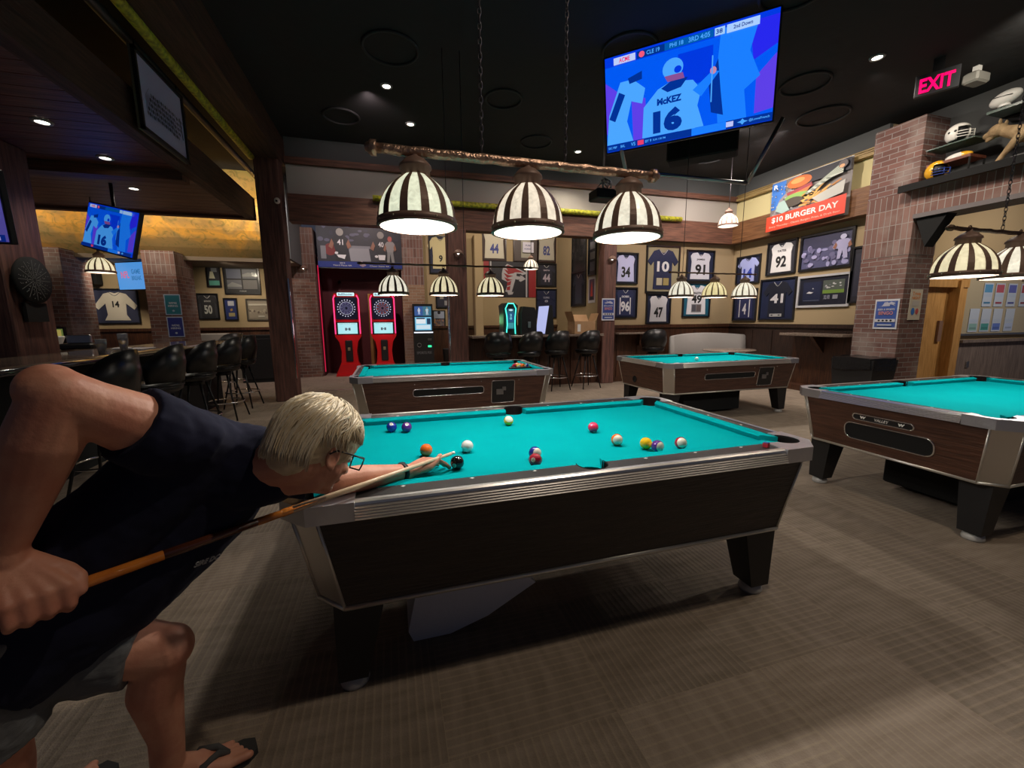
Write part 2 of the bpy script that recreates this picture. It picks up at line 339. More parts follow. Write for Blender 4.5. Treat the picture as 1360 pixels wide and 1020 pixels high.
    def text(s, string, cx, cz, w, h, y, th=.002, mi=None, bold=.02, slant=0.0):
        vs, fs = text_geo(string, bold)
        if not vs: return s
        xs = [p[0] for p in vs]; ys = [p[1] for p in vs]; x0, x1, y0, y1 = min(xs), max(xs), min(ys), max(ys)
        sx, sy = w/max(x1-x0, 1e-6), h/max(y1-y0, 1e-6)
        out = []
        for p in vs:
            zz = (p[1]-(y0+y1)/2)*sy
            out.append((cx+(p[0]-(x0+x1)/2)*sx+slant*zz, y-(th if p[2] > 0 else 0), cz+zz))
        return s.add(out, fs, False, mi)
    def build(s, name, mats, parent=None, loc=None):
        me = bpy.data.meshes.new(name); me.from_pydata([tuple(p) for p in s.v], [], s.f)
        if not isinstance(mats, (list, tuple)): mats = [mats]
        for m in mats: me.materials.append(m)
        me.polygons.foreach_set('material_index', s.m); me.polygons.foreach_set('use_smooth', s.s); me.update()
        o = bpy.data.objects.new(name, me); COL.objects.link(o)
        if parent: o.parent = parent
        if loc: o.location = loc
        return o
_TX = {}
def text_geo(string, bold):
    k = (string, bold)
    if k in _TX: return _TX[k]
    c = bpy.data.curves.new('lettering', 'FONT'); c.body = string; c.extrude = .02; c.offset = bold; c.resolution_u = 3
    o = bpy.data.objects.new('lettering', c); COL.objects.link(o)
    dg = bpy.context.evaluated_depsgraph_get(); me = bpy.data.meshes.new_from_object(o.evaluated_get(dg))
    vs = [tuple(v.co) for v in me.vertices]; fs = [tuple(p.vertices) for p in me.polygons]
    bpy.data.objects.remove(o); bpy.data.meshes.remove(me); bpy.data.curves.remove(c); _TX[k] = (vs, fs); return vs, fs

def tag(o, label=None, cat=None, group=None, kind=None):
    if label: o['label'] = label
    if cat: o['category'] = cat
    if group: o['group'] = group
    if kind: o['kind'] = kind
    return o
def thing(name, label, cat, loc=(0, 0, 0), rz=0, group=None):
    o = bpy.data.objects.new(name, None); COL.objects.link(o); o.location = loc; o.rotation_euler = (0, 0, rz); o.empty_display_size = .1
    return tag(o, label, cat, group)
def struct(name, mb, m): return tag(mb.build(name, m), kind='structure')
def kids(o): return [c for c in bpy.data.objects if c.parent == o]
def copy_tree(o, parent=None):
    c = o.copy(); COL.objects.link(c); c.parent = parent
    for ch in kids(o): copy_tree(ch, c)
    return c
def modif(o, t, **kw):
    m = o.modifiers.new(t.lower(), t)
    for k, v in kw.items(): setattr(m, k, v)
    return m

def pic(name, parent, w, h, items, y=0.0, es=0.0, step=.0006, bg=None, rough=.5, cx=0.0, cz=0.0):
    """flat printed or lit picture facing -Y, centred at cx,cz; items in 0..1 coordinates"""
    mb = MB(); mats = []; idx = {}
    def mi(c):
        if c not in idx: idx[c] = len(mats); mats.append(cmat(c, es, rough))
        return idx[c]
    def T(u, v): return (cx+(u-.5)*w, cz+(v-.5)*h)
    if bg: mb.box(cx-w/2, cx+w/2, y-.001, y+.004, cz-h/2, cz+h/2, mi=mi(bg))
    k = 1
    for it in items:
        yy = y-.001-step*k; k += 1
        if it[0] == 'r': poly = [T(it[2], it[3]), T(it[4], it[3]), T(it[4], it[5]), T(it[2], it[5])]
        elif it[0] == 'p': poly = [T(*q) for q in it[2]]
        elif it[0] == 'e': poly = [T(it[2]+it[4]*cos(2*pi*j/20), it[3]+it[5]*sin(2*pi*j/20)) for j in range(20)]
        elif it[0] == 't':
            a = T(it[3], it[4]); mb.text(it[2], a[0], a[1], it[5]*w, it[6]*h, yy+.0004, .0004, mi(it[1]), it[7] if len(it) > 7 else .02); continue
        A = sum(poly[i][0]*poly[(i+1) % len(poly)][1]-poly[(i+1) % len(poly)][0]*poly[i][1] for i in range(len(poly)))
        if A < 0: poly = poly[::-1]
        mb.add([(x, yy, z) for x, z in poly], [tuple(range(len(poly)))], mi=mi(it[1]))
    return mb.build(name, mats, parent)

# ------------------------------------------------------------------ setting
CZ = 4.4
struct('floor', MB().box(-11, 14, -6, 11.5, -.1, 0), M['carpet'])
cb = MB().box(-11, 14, -6, 11.5, CZ, CZ+.1); struct('ceiling', cb, M['ceiling'])
rg = MB()
for (x, y, r) in ((.9, 4.0, .25), (2.0, 2.6, .3), (4.6, 2.6, .28), (4.2, 4.3, .3), (5.7, 3.2, .33), (-.6, 3.3, .3), (3.0, 1.4, .3), (5.2, 5.0, .28), (1.8, 5.2, .26), (-1.3, 5.1, .25)):
    rg.torus((x, y, CZ-.012), r, .016, n=28)
struct('trim_1', rg, mat('ceiling_ring', (.03, .03, .032), .8))

# front right wall (jerseys 34, 10, 91), behind post C to the corner
struct('wall_front', MB().box(3.85, 7.2, 6.15, 6.3, 0, CZ), M['tan'])
struct('wall_right', MB().box(7.05, 7.2, 3.1, 6.15, 0, CZ), M['tan'])
struct('wall_alcove', MB().box(3.95, 4.1, 6.3, 9.45, 0, CZ), M['tan'])
struct('wall_back', MB().box(.15, 3.95, 9.45, 9.6, 0, CZ), M['tan'])
struct('wall_left', MB().box(-10, -3.0, 9.85, 10, 0, CZ), M['tan'])
struct('wall_side', MB().box(-3.1, -3.0, 9.5, 9.85, 0, CZ), M['tan'])
# dart alcove: maroon box with a door look
mm = MB(); mm.box(-2.45, -.42, 10.0, 10.1, 0, 3.0); mm.box(-2.5, -2.42, 9.45, 10.0, 0, 3.0); mm.box(-.42, -.38, 9.45, 10.0, 0, 3.0); mm.box(-2.5, -.4, 9.45, 10.1, 2.78, 2.95)
struct('wall_dart_alcove', mm, M['maroon'])
dd = MB().box(-1.95, -1.0, 9.96, 10.0, 0, 2.35, 0); dd.box(-2.02, -1.95, 9.94, 10.0, 0, 2.42, 0); dd.box(-1.0, -.93, 9.94, 10.0, 0, 2.42, 0); dd.box(-2.02, -.93, 9.94, 10.0, 2.35, 2.42, 0)
d1 = struct('door_1', dd, mat('maroon_door', (.14, .03, .035), .5)); MB().box(-1.30, -1.18, 9.9, 9.96, .1, 2.1).build('door_edge_strip', M['door'], d1)
# wainscot and ledges
wn = MB(); wn.box(3.9, 7.05, 6.10, 6.15, 0, 1.22); 
for i in range(6): wn.box(4.0+i*.5, 4.06+i*.5, 6.085, 6.10, .1, 1.12)
wn.box(3.9, 7.05, 6.07, 6.15, 1.18, 1.25)
struct('baseboard_front', wn, M['wains'])
wr = MB(); wr.box(7.0, 7.05, 3.1, 6.15, 0, 1.22); wr.box(6.97, 7.05, 3.1, 6.15, 1.18, 1.25)
for i in range(5): wr.box(6.985, 7.0, 3.4+i*.5, 3.46+i*.5, .1, 1.12)
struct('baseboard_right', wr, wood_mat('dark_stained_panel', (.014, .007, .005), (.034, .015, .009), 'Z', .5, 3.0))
wb = MB(); wb.box(.15, 3.95, 9.40, 9.45, 0, 1.2); wb.box(.15, 3.95, 9.36, 9.45, 1.17, 1.23); struct('baseboard_back', wb, M['wains'])
wl = MB(); wl.box(-10, -3.0, 9.80, 9.85, 0, 1.2); wl.box(-10, -3.0, 9.76, 9.85, 1.18, 1.25); struct('baseboard_left', wl, M['wains'])
# beams: z 3.05-3.49 with cream fascia above, dark cap
bm = MB(); bm.box(-2.3, 7.05, 6.0, 6.25, 3.05, 3.49); struct('trim_2', bm, M['beamX'])
bm = MB(); bm.box(-2.3, 7.05, 6.08, 6.14, 3.49, 3.97); struct('trim_3', bm, mat('grey_cream_paint', (.40, .37, .33), .85))
bm = MB(); bm.box(-2.3, 7.05, 6.0, 6.14, 3.97, 4.07); struct('trim_4', bm, M['beamX'])
bm = MB(); bm.box(-2.3, 7.05, 6.09, 6.14, 4.07, CZ); struct('trim_5', bm, M['greyp'])
bm = MB(); bm.box(6.82, 7.05, 3.1, 6.0, 3.05, 3.49); struct('trim_6', bm, wood_mat('honey_beam', (.12, .05, .018), (.22, .10, .038), 'Y', .55, 2.0))
bm = MB(); bm.box(6.97, 7.05, 3.1, 6.08, 3.49, 3.97); struct('trim_7', bm, mat('yellow_cream_paint', (.66, .58, .30), .85))
bm = MB(); bm.box(6.86, 7.05, 3.1, 6.08, 3.97, 4.02); bm.box(6.90, 7.05, 3.1, 6.08, 4.04, 4.07); bm.box(6.93, 7.05, 3.1, 6.08, 4.09, 4.11); struct('trim_8', bm, wood_mat('gilt_moulding', (.26, .17, .06), (.42, .30, .12), 'Y', .5, 2.0))
bm = MB(); bm.box(6.98, 7.05, 3.1, 6.08, 4.11, CZ); struct('trim_9', bm, M['greyp'])
# beam over post A running towards the camera
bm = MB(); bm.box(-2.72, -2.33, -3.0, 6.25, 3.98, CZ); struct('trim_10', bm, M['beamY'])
# mural bulkhead over the left wall
mu = MB(); n = 10
for i in range(n):
    t0, t1 = i/n, (i+1)/n; f = lambda t: (8.05+.55*(1-min(1, t*2.2))**2, 2.75+(CZ-2.75)*t)
    (ya, za), (yb, zb) = f(t0), f(t1); mu.add([(-10, ya, za), (-2.75, ya, za), (-2.75, yb, zb), (-10, yb, zb)], [(0, 1, 2, 3)], True)
struct('wall_mural', mu, M['mural'])
struct('trim_11', MB().box(-10, -2.75, 8.55, 9.9, 2.68, 2.76), mat('brown_soffit', (.16, .12, .08), .8))
struct('trim_12', MB().box(-2.78, -2.72, 8.05, 9.5, 2.7, CZ), M['greyp'])
# hallway beyond the brick opening
struct('wall_hallway', MB().box(7.2, 14, 3.25, 3.4, 0, CZ), M['tan'])
hb = MB().box(9.62, 14, 3.19, 3.25, 0, .88); hb.box(9.60, 14, 3.12, 3.25, .88, .93); struct('baseboard_hallway', hb, M['grey_wood'])
h2 = MB(); h2.box(8.30, 9.18, 3.22, 3.25, 0, 1.90, 0); h2.box(8.15, 8.30, 3.14, 3.25, 0, 2.02); h2.box(9.18, 9.26, 3.06, 3.25, 0, 2.02); h2.box(9.26, 9.50, 3.12, 3.25, 0, 2.02); h2.box(8.15, 9.50, 3.10, 3.25, 1.90, 2.05)
d2 = struct('door_2', h2, M['door']); MB().box(8.98, 9.08, 3.18, 3.22, .92, 1.30).build('door_handle', M['bronze'], d2)
# lintel with soldier course and shelf plate
struct('trim_13', MB().box(6.7, 7.1, -2.5, 2.45, 2.86, 3.2), M['soldier'])
struct('trim_14', MB().box(6.68, 7.12, -2.5, 2.45, 2.80, 2.86), mat('grey_steel_lintel', (.16, .14, .14), .7))
struct('trim_15', MB().box(7.2, 7.3, -2.5, 3.2, 3.2, CZ), mat('dark_niche', (.055, .058, .058), .9))

def brick_pillar(name, label, boxes, soldier, mb_m, so_m):
    t = thing(name, label, 'brick pillar', (0, 0, 0))
    m = MB()
    for b in boxes: m.box(*b)
    m.build('brickwork', mb_m, t)
    if soldier:
        m = MB()
        for b in soldier: m.box(*b)
        m.build('soldier_course', so_m, t)
    return t
brick_pillar('brick_pillar', 'red brick pillar holding up the shelf of helmets, pool bin at its foot', [(6.7, 7.25, 2.45, 3.1, 0, 2.3), (6.7, 7.25, 2.45, 3.1, 3.2, 4.22)], [(6.695, 7.25, 2.445, 3.1, 2.3, 3.2)], M['brick'], M['soldier'])
brick_pillar('brick_pillar', 'brown brick pier left of the red dart machines', [(-3.1, -2.45, 9.25, 9.9, 0, 2.45)], [(-3.1, -2.45, 9.25, 9.9, 2.45, 3.6)], M['brickd'], M['soldierd'])
brick_pillar('brick_pillar', 'tan brick pier between the dart machines and the black kiosk', [(-.42, .15, 9.3, 9.9, 0, 2.3)], [(-.42, .15, 9.3, 9.9, 2.3, 3.6)], M['brickt'], M['soldier'])
brick_pillar('brick_pillar', 'brick pier with two blue flyers behind the bar', [(-5.42, -4.87, 8.15, 8.95, 0, 2.35)], [(-5.42, -4.87, 8.15, 8.95, 2.35, 2.8)], M['brickd'], M['soldierd'])
brick_pillar('brick_pillar', 'brick pier lit blue at the far left behind the bar', [(-7.2, -6.7, 8.15, 8.95, 0, 2.8)], None, M['brickd'], M['soldierd'])

def post(label, x0, x1, y0, y1, h, strip=None):
    t = thing('wooden_post', label, 'wooden post', ((x0+x1)/2, (y0+y1)/2, 0)); a, b = (x1-x0)/2, (y1-y0)/2
    MB().rbox(-a, a, -b, b, 0, h, .012).build('timber', M['post'], t)
    if strip: MB().box(strip*a-.012, strip*a+.012, -b-.012, -b+.02, .4, 2.1).build('corner_guard', M['chrome'], t)
    return t
post('dark timber post standing just behind the player', -2.73, -2.37, 5.9, 6.2, CZ, 1)
post('timber post behind the two-lamp end of the far left pool table', .32, .68, 5.92, 6.18, 3.05, -1)
post('timber post at the end of the counter with a flyer taped on it', 3.56, 3.86, 5.95, 6.2, 3.05)
post('dark timber post at the far left with the round black wheel on it', -4.95, -4.47, 3.52, 4.10, 3.24)
post('slim tan painted post in front of the emblem flag wall', 1.46, 1.68, 9.1, 9.35, 3.6)
for c in kids(bpy.data.objects['wooden_post.004']): c.data.materials[0] = M['tan']

def ceil_cyl(name, label, cat, p0, p1, r, m): 
    o = MB().tube([Vector(p0)+(Vector(p1)-Vector(p0))*i/8 for i in range(9)], r, 14).build(name, m); return tag(o, label, cat)
ceil_cyl('yellow_foam_tube', 'long yellow foam tube running along the dark beam at upper left', 'foam tube', (-2.74, -2.5, 3.96), (-2.74, 5.85, 3.96), .05, M['yellow'])
ceil_cyl('yellow_foam_tube', 'yellow foam tube lying along the beam behind the three big lamps', 'foam tube', (-.94, 5.94, 3.49), (5.38, 5.94, 3.49), .05, M['yellow'])
ceil_cyl('ceiling_pipe', 'dark metal pipe hung beside the yellow tube over the bar', 'pipe', (-3.0, -2, 4.02), (-3.0, 7.9, 4.02), .045, mat('dull_pipe', (.10, .10, .11), .45, .7))

# bar canopy
t = thing('bar_canopy', 'dropped dark wooden canopy with plank underside above the bar', 'canopy', (0, 0, 0))
m = MB(); 
for i in range(44):
    y = -2.2+i*.205; m.box(-9, -3.12, y, y+.195, 3.24, 3.28)
m.build('plank_underside', M['plank'], t)
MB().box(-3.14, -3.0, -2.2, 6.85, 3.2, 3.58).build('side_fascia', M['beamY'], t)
MB().box(-9, -3.0, 6.72, 6.86, 3.2, 3.58).build('end_fascia', M['beamX'], t)
MB().box(-9, -3.14, 4.35, 4.55, 3.12, 3.24).build('cross_beam', M['beamX'], t)

def downlight(label, x, y, z, power=0, col=(1, .9, .75), ang=120, grp=None):
    t = thing('downlight', label, 'downlight', (x, y, z), 0, grp)
    MB().lathe([(.052, -.012), (.075, -.012), (.08, 0), (.052, 0), (.052, -.012)], 24).build('trim_ring', mat('white_ring', (.35, .35, .35), .5), t)
    MB().lathe([(0, -.006), (.05, -.006), (.05, .0)], 20).build('lens', DOWN, t)
    if power: spot_light('downlight_beam', (x, y, z-.03), (x, y, 0), power, col, ang)
    return t
downlight('small round downlight in the canopy, nearest the pool player', -3.77, 3.2, 3.238, 25)
downlight('small round downlight in the canopy, the middle one of three', -3.77, 4.1, 3.238, 25)
downlight('small round downlight in the canopy, farthest over the bar', -4.1, 5.33, 3.238, 25)
downlight('round ceiling downlight above the left big lamp', -.30, 5.1, CZ, 90)
downlight('round ceiling downlight between the middle and right big lamps', 2.68, 5.4, CZ, 90)
downlight('bright ceiling downlight left of the exit sign', 4.9, 1.95, CZ, 110)
downlight('tiny ceiling downlight between the lamp chains and the dark post', -.65, 4.1, CZ, 0)
# first read off the table's floor shadow; second an unseen added fill
for (x, y, p, w_) in ((1.05, -1.38, 118, 'right above the near side of the closest table'), (3.8, -1.6, 36, 'in front of the table at the right edge')):
    downlight('ceiling downlight over the open floor '+w_, x, y, CZ, p, (1, .84, .66), 130)
# added spots without fixtures, brightening walls, mural, piers and hallway
for (x, y, z, tx, ty, tz, p, c) in ((4.4, 3.7, CZ-.05, 4.5, 6.1, 2.0, 170, (1, .86, .78)), (5.6, 3.7, CZ-.05, 5.9, 6.1, 2.2, 150, (1, .86, .80)), (4.7, 5.2, CZ-.05, 7.0, 5.0, 2.1, 150, (1, .88, .80)), (4.7, 3.9, CZ-.05, 7.0, 3.9, 2.4, 150, (1, .88, .80)), (5.2, 2.2, CZ-.05, 6.7, 2.7, 2.6, 110, (1, .85, .74)),
                                    (5.4, .8, CZ-.1, 6.9, 1.6, 3.4, 70, (1, .9, .75)), (1.4, 6.9, CZ-.05, 1.8, 9.4, 2.2, 150, (1, .84, .66)), (3.2, 6.9, CZ-.05, 3.1, 9.4, 2.6, 170, (1, .84, .70)), (-1.3, 6.9, CZ-.05, -1.3, 9.4, 2.2, 170, (1, .80, .76)),
                                    (-5.3, 6.93, 3.35, -5.3, 8.1, 3.45, 80, (1, .86, .68)), (-3.6, 6.93, 3.35, -3.6, 8.1, 3.45, 62, (1, .86, .66)), (-7.4, 6.93, 3.35, -7.4, 8.1, 3.45, 80, (1, .86, .68)),
                                    (-4.2, 8.70, 2.66, -4.1, 9.8, 1.7, 60, (1, .86, .66)), (-6.4, 8.70, 2.66, -6.6, 9.8, 1.7, 60, (1, .86, .66)), (-5.3, 7.0, 3.15, -5.1, 8.2, 1.5, 30, (1, .8, .7)),
                                    (10.0, .9, 3.6, 10.6, 3.2, 1.6, 170, (1, .88, .78)), (8.6, 1.3, 3.6, 8.7, 3.2, 1.0, 75, (1, .85, .65)), (-2.9, 7.4, 3.9, -2.8, 9.3, 1.8, 60, (.95, .86, .84)), (2.0, 4.3, CZ-.05, 2.0, 6.0, 1.8, 70, (1, .8, .74)), (-.9, 4.3, CZ-.05, -.7, 6.0, 3.7, 24, (1, .78, .76))):
    spot_light('fill_spot', (x, y, z), (tx, ty, tz), p, c, 120, .8, .08)

# ------------------------------------------------------------------ billiard lights
def shade_parts(parent, glass, r=.172, x=0.0, z=0.0, scale=1.0, sw=.10):
    s = scale; K = 12; prof = [(1.0, 0), (.995, .16), (.96, .33), (.88, .52), (.74, .70), (.58, .83), (.42, .93), (.33, .985)]; H = .215*s; r = r*s
    def P(t, a, off=0):
        i = t*(len(prof)-1); j = min(int(i), len(prof)-2); f = i-j
        rr = (prof[j][0]*(1-f)+prof[j+1][0]*f)*r+off; zz = (prof[j][1]*(1-f)+prof[j+1][1]*f)*H
        return (x+rr*cos(a), rr*sin(a), z+zz)
    g = MB(); nt_ = 10
    for k in range(K):
        for i in range(nt_):
            for j in range(3):
                a0, a1 = 2*pi*(k+j/3)/K, 2*pi*(k+(j+1)/3)/K
                g.add([P(i/nt_, a0), P(i/nt_, a1), P((i+1)/nt_, a1), P((i+1)/nt_, a0)], [(0, 1, 2, 3)], True, 0)
                g.add([P(i/nt_, a0, -.004), P((i+1)/nt_, a0, -.004), P((i+1)/nt_, a1, -.004), P(i/nt_, a1, -.004)], [(0, 1, 2, 3)], True, 1)
    st = MB()
    for k in range(K):
        ac = 2*pi*k/K+.13
        for i in range(nt_):
            w0 = .155-.0*i; vs = []
            for t in (i/nt_, (i+1)/nt_):
                for a in (ac-sw, ac+sw):
                    vs.append(P(t, a, .001)); vs.append(P(t, a, .004))
            st.add(vs, [(1, 3, 7, 5), (0, 4, 6, 2), (0, 1, 5, 4), (2, 6, 7, 3)], False)
    st.lathe([(r+.001, -.004), (r+.006, -.004), (r+.006, .024*s), (r+.001, .024*s)], 48, (x, 0, z))
    st.lathe([(r-.006, -.008), (r+.008, -.008), (r+.008, -.002), (r-.006, -.002), (r-.006, -.008)], 48, (x, 0, z))
    sh = st.build('lamp_shade', M['bronze'], parent)
    g.build('glass_panels', [glass, INNER], sh)
    rv = MB()
    for k in range(K): a = 2*pi*(k+.5)/K+.13; rv.ell((x+(r+.006)*cos(a), (r+.006)*sin(a), z+.011*s), .0045*s, n=8, m=6)
    rv.build('rivets', mat('brass_rivet', (.7, .62, .45), .3, .8), sh)
    c = MB().lathe([(r*.30, H*.97), (r*.37, H*.99), (r*.37, H*1.12), (r*.42, H*1.14), (r*.40, H*1.20), (r*.25, H*1.32), (r*.10, H*1.38), (r*.08, H*1.46), (0, H*1.46)], 24, (x, 0, z))
    c.torus((x, 0, z+H*1.50), .013*s, .004*s, 'Y'); c.build('shade_cap', M['bronze'], sh)
    MB().ell((x, 0, z+H*.55), (.032*s, .032*s, .04*s), n=16, m=10).build('bulb', BULB, sh)
    return sh
def billiard_light(label, x, y, zr, offs, colours, bar_r, barz, x0, x1, m_bar, power, hang, scale=1.0, chain=True, grp=None, sw=.10):
    t = thing('billiard_light', label, 'billiard light', (x, y, zr), 0, grp)
    b = MB(); n = 26; pts = [(x0+(x1-x0)*i/n, 0, barz+.002*sin(i*2.1)) for i in range(n+1)]
    b.tube(pts, [bar_r*(1+.08*sin(i*3.7)) for i in range(n+1)], 12)
    for e, sg in ((x0, -1), (x1, 1)):
        b.X = Matrix.Translation((e, 0, barz)) @ Matrix.Rotation(sg*pi/2, 4, 'Y'); b.lathe([(0, -.012), (bar_r*1.5, -.012), (bar_r*1.5, .012), (bar_r*1.1, .02), (bar_r*.7, .035), (0, .04)], 14); b.X = None
    b.build('crossbar', m_bar, t)
    for o, c in zip(offs, colours):
        shade_parts(t, SH[c], x=o, scale=scale, sw=sw)
        point_light('lamp_bulb_light', (o, 0, .055), power, (1, .94, .86), .035, t)
    for hx in hang:
        m = MB(); z = barz+bar_r; top = CZ-zr
        if chain:
            i = 0
            while z < top-.02:
                m.torus((hx, 0, z+.018), .011, .0028, 'Y' if i % 2 else 'X', 12, 5, (.75, 1.7) ); z += .030; i += 1
        else: m.tube([(hx, 0, z), (hx, 0, top)], .004, 6)
        m.build('chain' if chain else 'hanging_cord', M['chain'], t)
    return t
billiard_light('large hammered bar light with three striped glass shades over the nearest pool table', 0, 0, 1.81, (-.615, -.085, .47), ('green', 'pink', 'white'), .022, .315, -.79, .61, M['hammered'], P_MAIN, (-.31, .11))
billiard_light('three-shade bar light over the pool table with the racked balls', 0, 3.15, 1.69, (-.70, -.11, .47), ('white', 'cream', 'cream'), .011, .345, -1.05, 1.0, M['thinbar'], P_BACK, (-.05, .15), chain=False, sw=.085)
billiard_light('three-shade bar light over the far right pool table', 0, 3.15, 1.69, (3.29, 3.87, 4.42), ('white', 'yellow', 'white'), .011, .34, 3.1, 4.6, M['thinbar'], P_BACK, (3.3, 4.3), chain=False, sw=.055)
billiard_light('bar light with cream striped shades over the table at the right edge', 0, -.05, 1.66, (3.1, 3.66, 4.22), ('cream', 'white', 'cream'), .014, .31, 2.9, 4.4, M['thinbar'], P_BACK, (3.45, 4.05))
def pendant(label, x, y, z, c, scale, power, top=CZ):
    t = thing('pendant_lamp', label, 'pendant lamp', (x, y, z)); shade_parts(t, SH[c], scale=scale, sw=.07)
    MB().tube([(0, 0, .31*scale), (.004, 0, (top-z)/2), (0, 0, top-z)], .006, 6).build('cord', M['chain'], t)
    if power: point_light('pendant_bulb_light', (0, 0, .05), power, (1, .9, .72), .03, t)
pendant('small striped pendant lamp hanging by the corner of the jersey walls', 5.38, 4.6, 3.08, 'white', 1.0, 10)
pendant('small striped pendant lamp hanging in front of the emblem flag', 2.49, 7.5, 2.56, 'white', 1.0, 10)
pendant('striped pendant lamp hanging over the bar under the tilted television', -4.97, 6.0, 2.15, 'cream', 1.0, 8, 3.24)

# ------------------------------------------------------------------ pool tables
L_, W_, CH = 1.138, .672, .09; ZT, ZC = .80, .767
def octo(l, w_, c): return [(-l+c, -w_), (l-c, -w_), (l, -w_+c), (l, w_-c), (l-c, w_), (-l+c, w_), (-l, w_-c), (-l, -w_+c)]
def arc(cx, cy, r, a0, a1, n=10): return [(cx+r*cos(radians(a0+(a1-a0)*i/n)), cy+r*sin(radians(a0+(a1-a0)*i/n))) for i in range(n+1)]
def pool_table(label, x, y, rz=0, front=None, end=None, under=True, dark=False):
    t = thing('pool_table', label, 'pool table', (x, y, 0), rz)
    # bed with pocket notches
    bl, bw = 1.045, .552; q = []
    q += arc(0, -bw-.02, .058, 160, 20)[:] if False else []
    bed = [(-bl+.10, -bw)]+arc(0, -bw-.012, .056, 168, 12)+[(bl-.10, -bw)]+arc(bl-.02, -bw+.02, .066, 200, 70)+[(bl, bw-.10)]+arc(bl-.02, bw-.02, .066, -70, -200)+[(bl-.10, bw)]+arc(0, bw+.012, .056, -12, -168)+[(-bl+.10, bw)]+arc(-bl+.02, bw-.02, .066, 20, -110)+[(-bl, -bw+.10)]+arc(-bl+.02, -bw+.02, .066, 110, -20)
    MB().prism(bed, ZC-.03, ZC).build('cloth_bed', M['cloth'], t)
    # pocket wells
    for px, py, r in ((0, -bw-.012, .062), (0, bw+.012, .062), (bl-.02, bw-.02, .07), (bl-.02, -bw+.02, .07), (-bl+.02, bw-.02, .07), (-bl+.02, -bw+.02, .07)):
        pw = MB(); sg = 1 if py > 0 else -1; ca = 90*sg if px == 0 else math.degrees(atan2(sg, 1 if px > 0 else -1))
        pw.lathe([(r*.3, ZC-.06), (r*.80, ZC-.055), (r*.92, ZC-.03), (r, ZT-.006), (r*1.03, ZT+.003), (r*1.06, ZT-.002)], 20, (px, py, 0), radians(ca-110), radians(ca+110))
        pw.lathe([(0, ZC-.058), (r*.84, ZC-.056)], 16, (px, py, 0))
        pw.build('pocket_liner', M['rubber'], t)
    # cushions
    cu = MB(); nose = .497; back = .556
    def cushion(a, b, y_sign, axis, na, nb):
        # a..b along axis at back, na..nb at nose
        ni, bi = (nose, back) if axis == 'x' else (.992, 1.05)
        sec = [(bi, ZT-.001), (ni+.006, ZT-.002), (ni, ZT-.008), (ni+.018, ZC-.002), (bi, ZC-.002)]
        v = []
        for (e, ne) in ((a, na), (b, nb)):
            for k, (d, z) in enumerate(sec):
                f = (bi-d)/(bi-ni); p = e+(ne-e)*f
                v.append((p, y_sign*d, z) if axis == 'x' else (y_sign*d, p, z))
        n_ = len(sec); cu.add(v, [tuple(range(n_)), tuple(range(2*n_-1, n_-1, -1))]+[(i, (i+1) % n_, n_+(i+1) % n_, n_+i) for i in range(n_)])
    for sg in (-1, 1):
        cushion(-.985, -.058, sg, 'x', -.925, -.070); cushion(.058, .985, sg, 'x', .070, .925); cushion(-.49, .49, sg, 'y', -.43, .43)
    cu.build('cushions', M['cloth'], t)
    # rail tops
    rt = MB(); zo = ZT; zl = ZC-.02; we = W_-.018; bi = .556
    for sg in (-1, 1):
        for sx in (-1, 1):
            a = arc(0, bi+.008, .063, 0, 90, 6) if True else []
            pts = [(sx*.90, sg*we), (sx*.90, sg*bi)]+[(sx*px, sg*(py)) for px, py in arc(0, bi+.008, .063, -7, 84, 8)]+[(sx*.004, sg*we)]
            if sx*sg > 0: pts = pts[::-1]
            rt.prism(pts, zl, zo)
        pts = [(sg*(L_-.018), -.43), (sg*(L_-.018), .43), (sg*1.05, .43), (sg*1.05, -.43)]
        rt.prism(pts if sg > 0 else pts[::-1], zl, zo)
    rt.build('rail_tops', M['lam'], t)
    dm = MB()
    for sg in (-1, 1):
        for k in (-3, -2, -1, 1, 2, 3):
            dm.prism([(k*.2477-.009, sg*.571), (k*.2477, sg*.571-.006), (k*.2477+.009, sg*.571), (k*.2477, sg*.571+.006)], ZT, ZT+.0012)
        for k in (-1, 0, 1):
            dm.prism([(sg*1.066-.006, k*.2477), (sg*1.066, k*.2477-.009), (sg*1.066+.006, k*.2477), (sg*1.066, k*.2477+.009)], ZT, ZT+.0012)
    dm.build('rail_sights', M['white'], t)
    # corner castings
    for sx in (-1, 1):
        for sy in (-1, 1):
            c = MB()
            p = [(.90, W_), (L_-CH, W_), (L_, W_-CH), (L_, .43), (1.05, .43)]+arc(bl-.02, bw-.02, .073, -60, 150, 14)+[(.90, .556)]
            p = [(sx*a, sy*b) for a, b in p]
            if sx*sy < 0: p = p[::-1]
            c.prism(p[::-1], ZT-.06, ZT+.004)
            c.build('corner_casting', M['castm'], t)
    # fascia trims: rounded lip over half-round ribs
    lip = [(.030, .0015), (.020, .004), (.010, .0035), (.003, -.002), (.0, -.010), (.004, -.013)]
    prof = [(W_-.008-o_, ZT+z_) for o_, z_ in lip]+[p_ for k in range(5) for p_ in ((W_-.010+k*.0035, ZT-.0145-k*.0084), (W_-.0045+k*.0035, ZT-.0165-k*.0084), (W_-.0025+k*.0035, ZT-.0185-k*.0084), (W_-.0030+k*.0035, ZT-.0205-k*.0084))]+[(W_-.006, ZT-.058), (W_-.020, ZT-.058)]
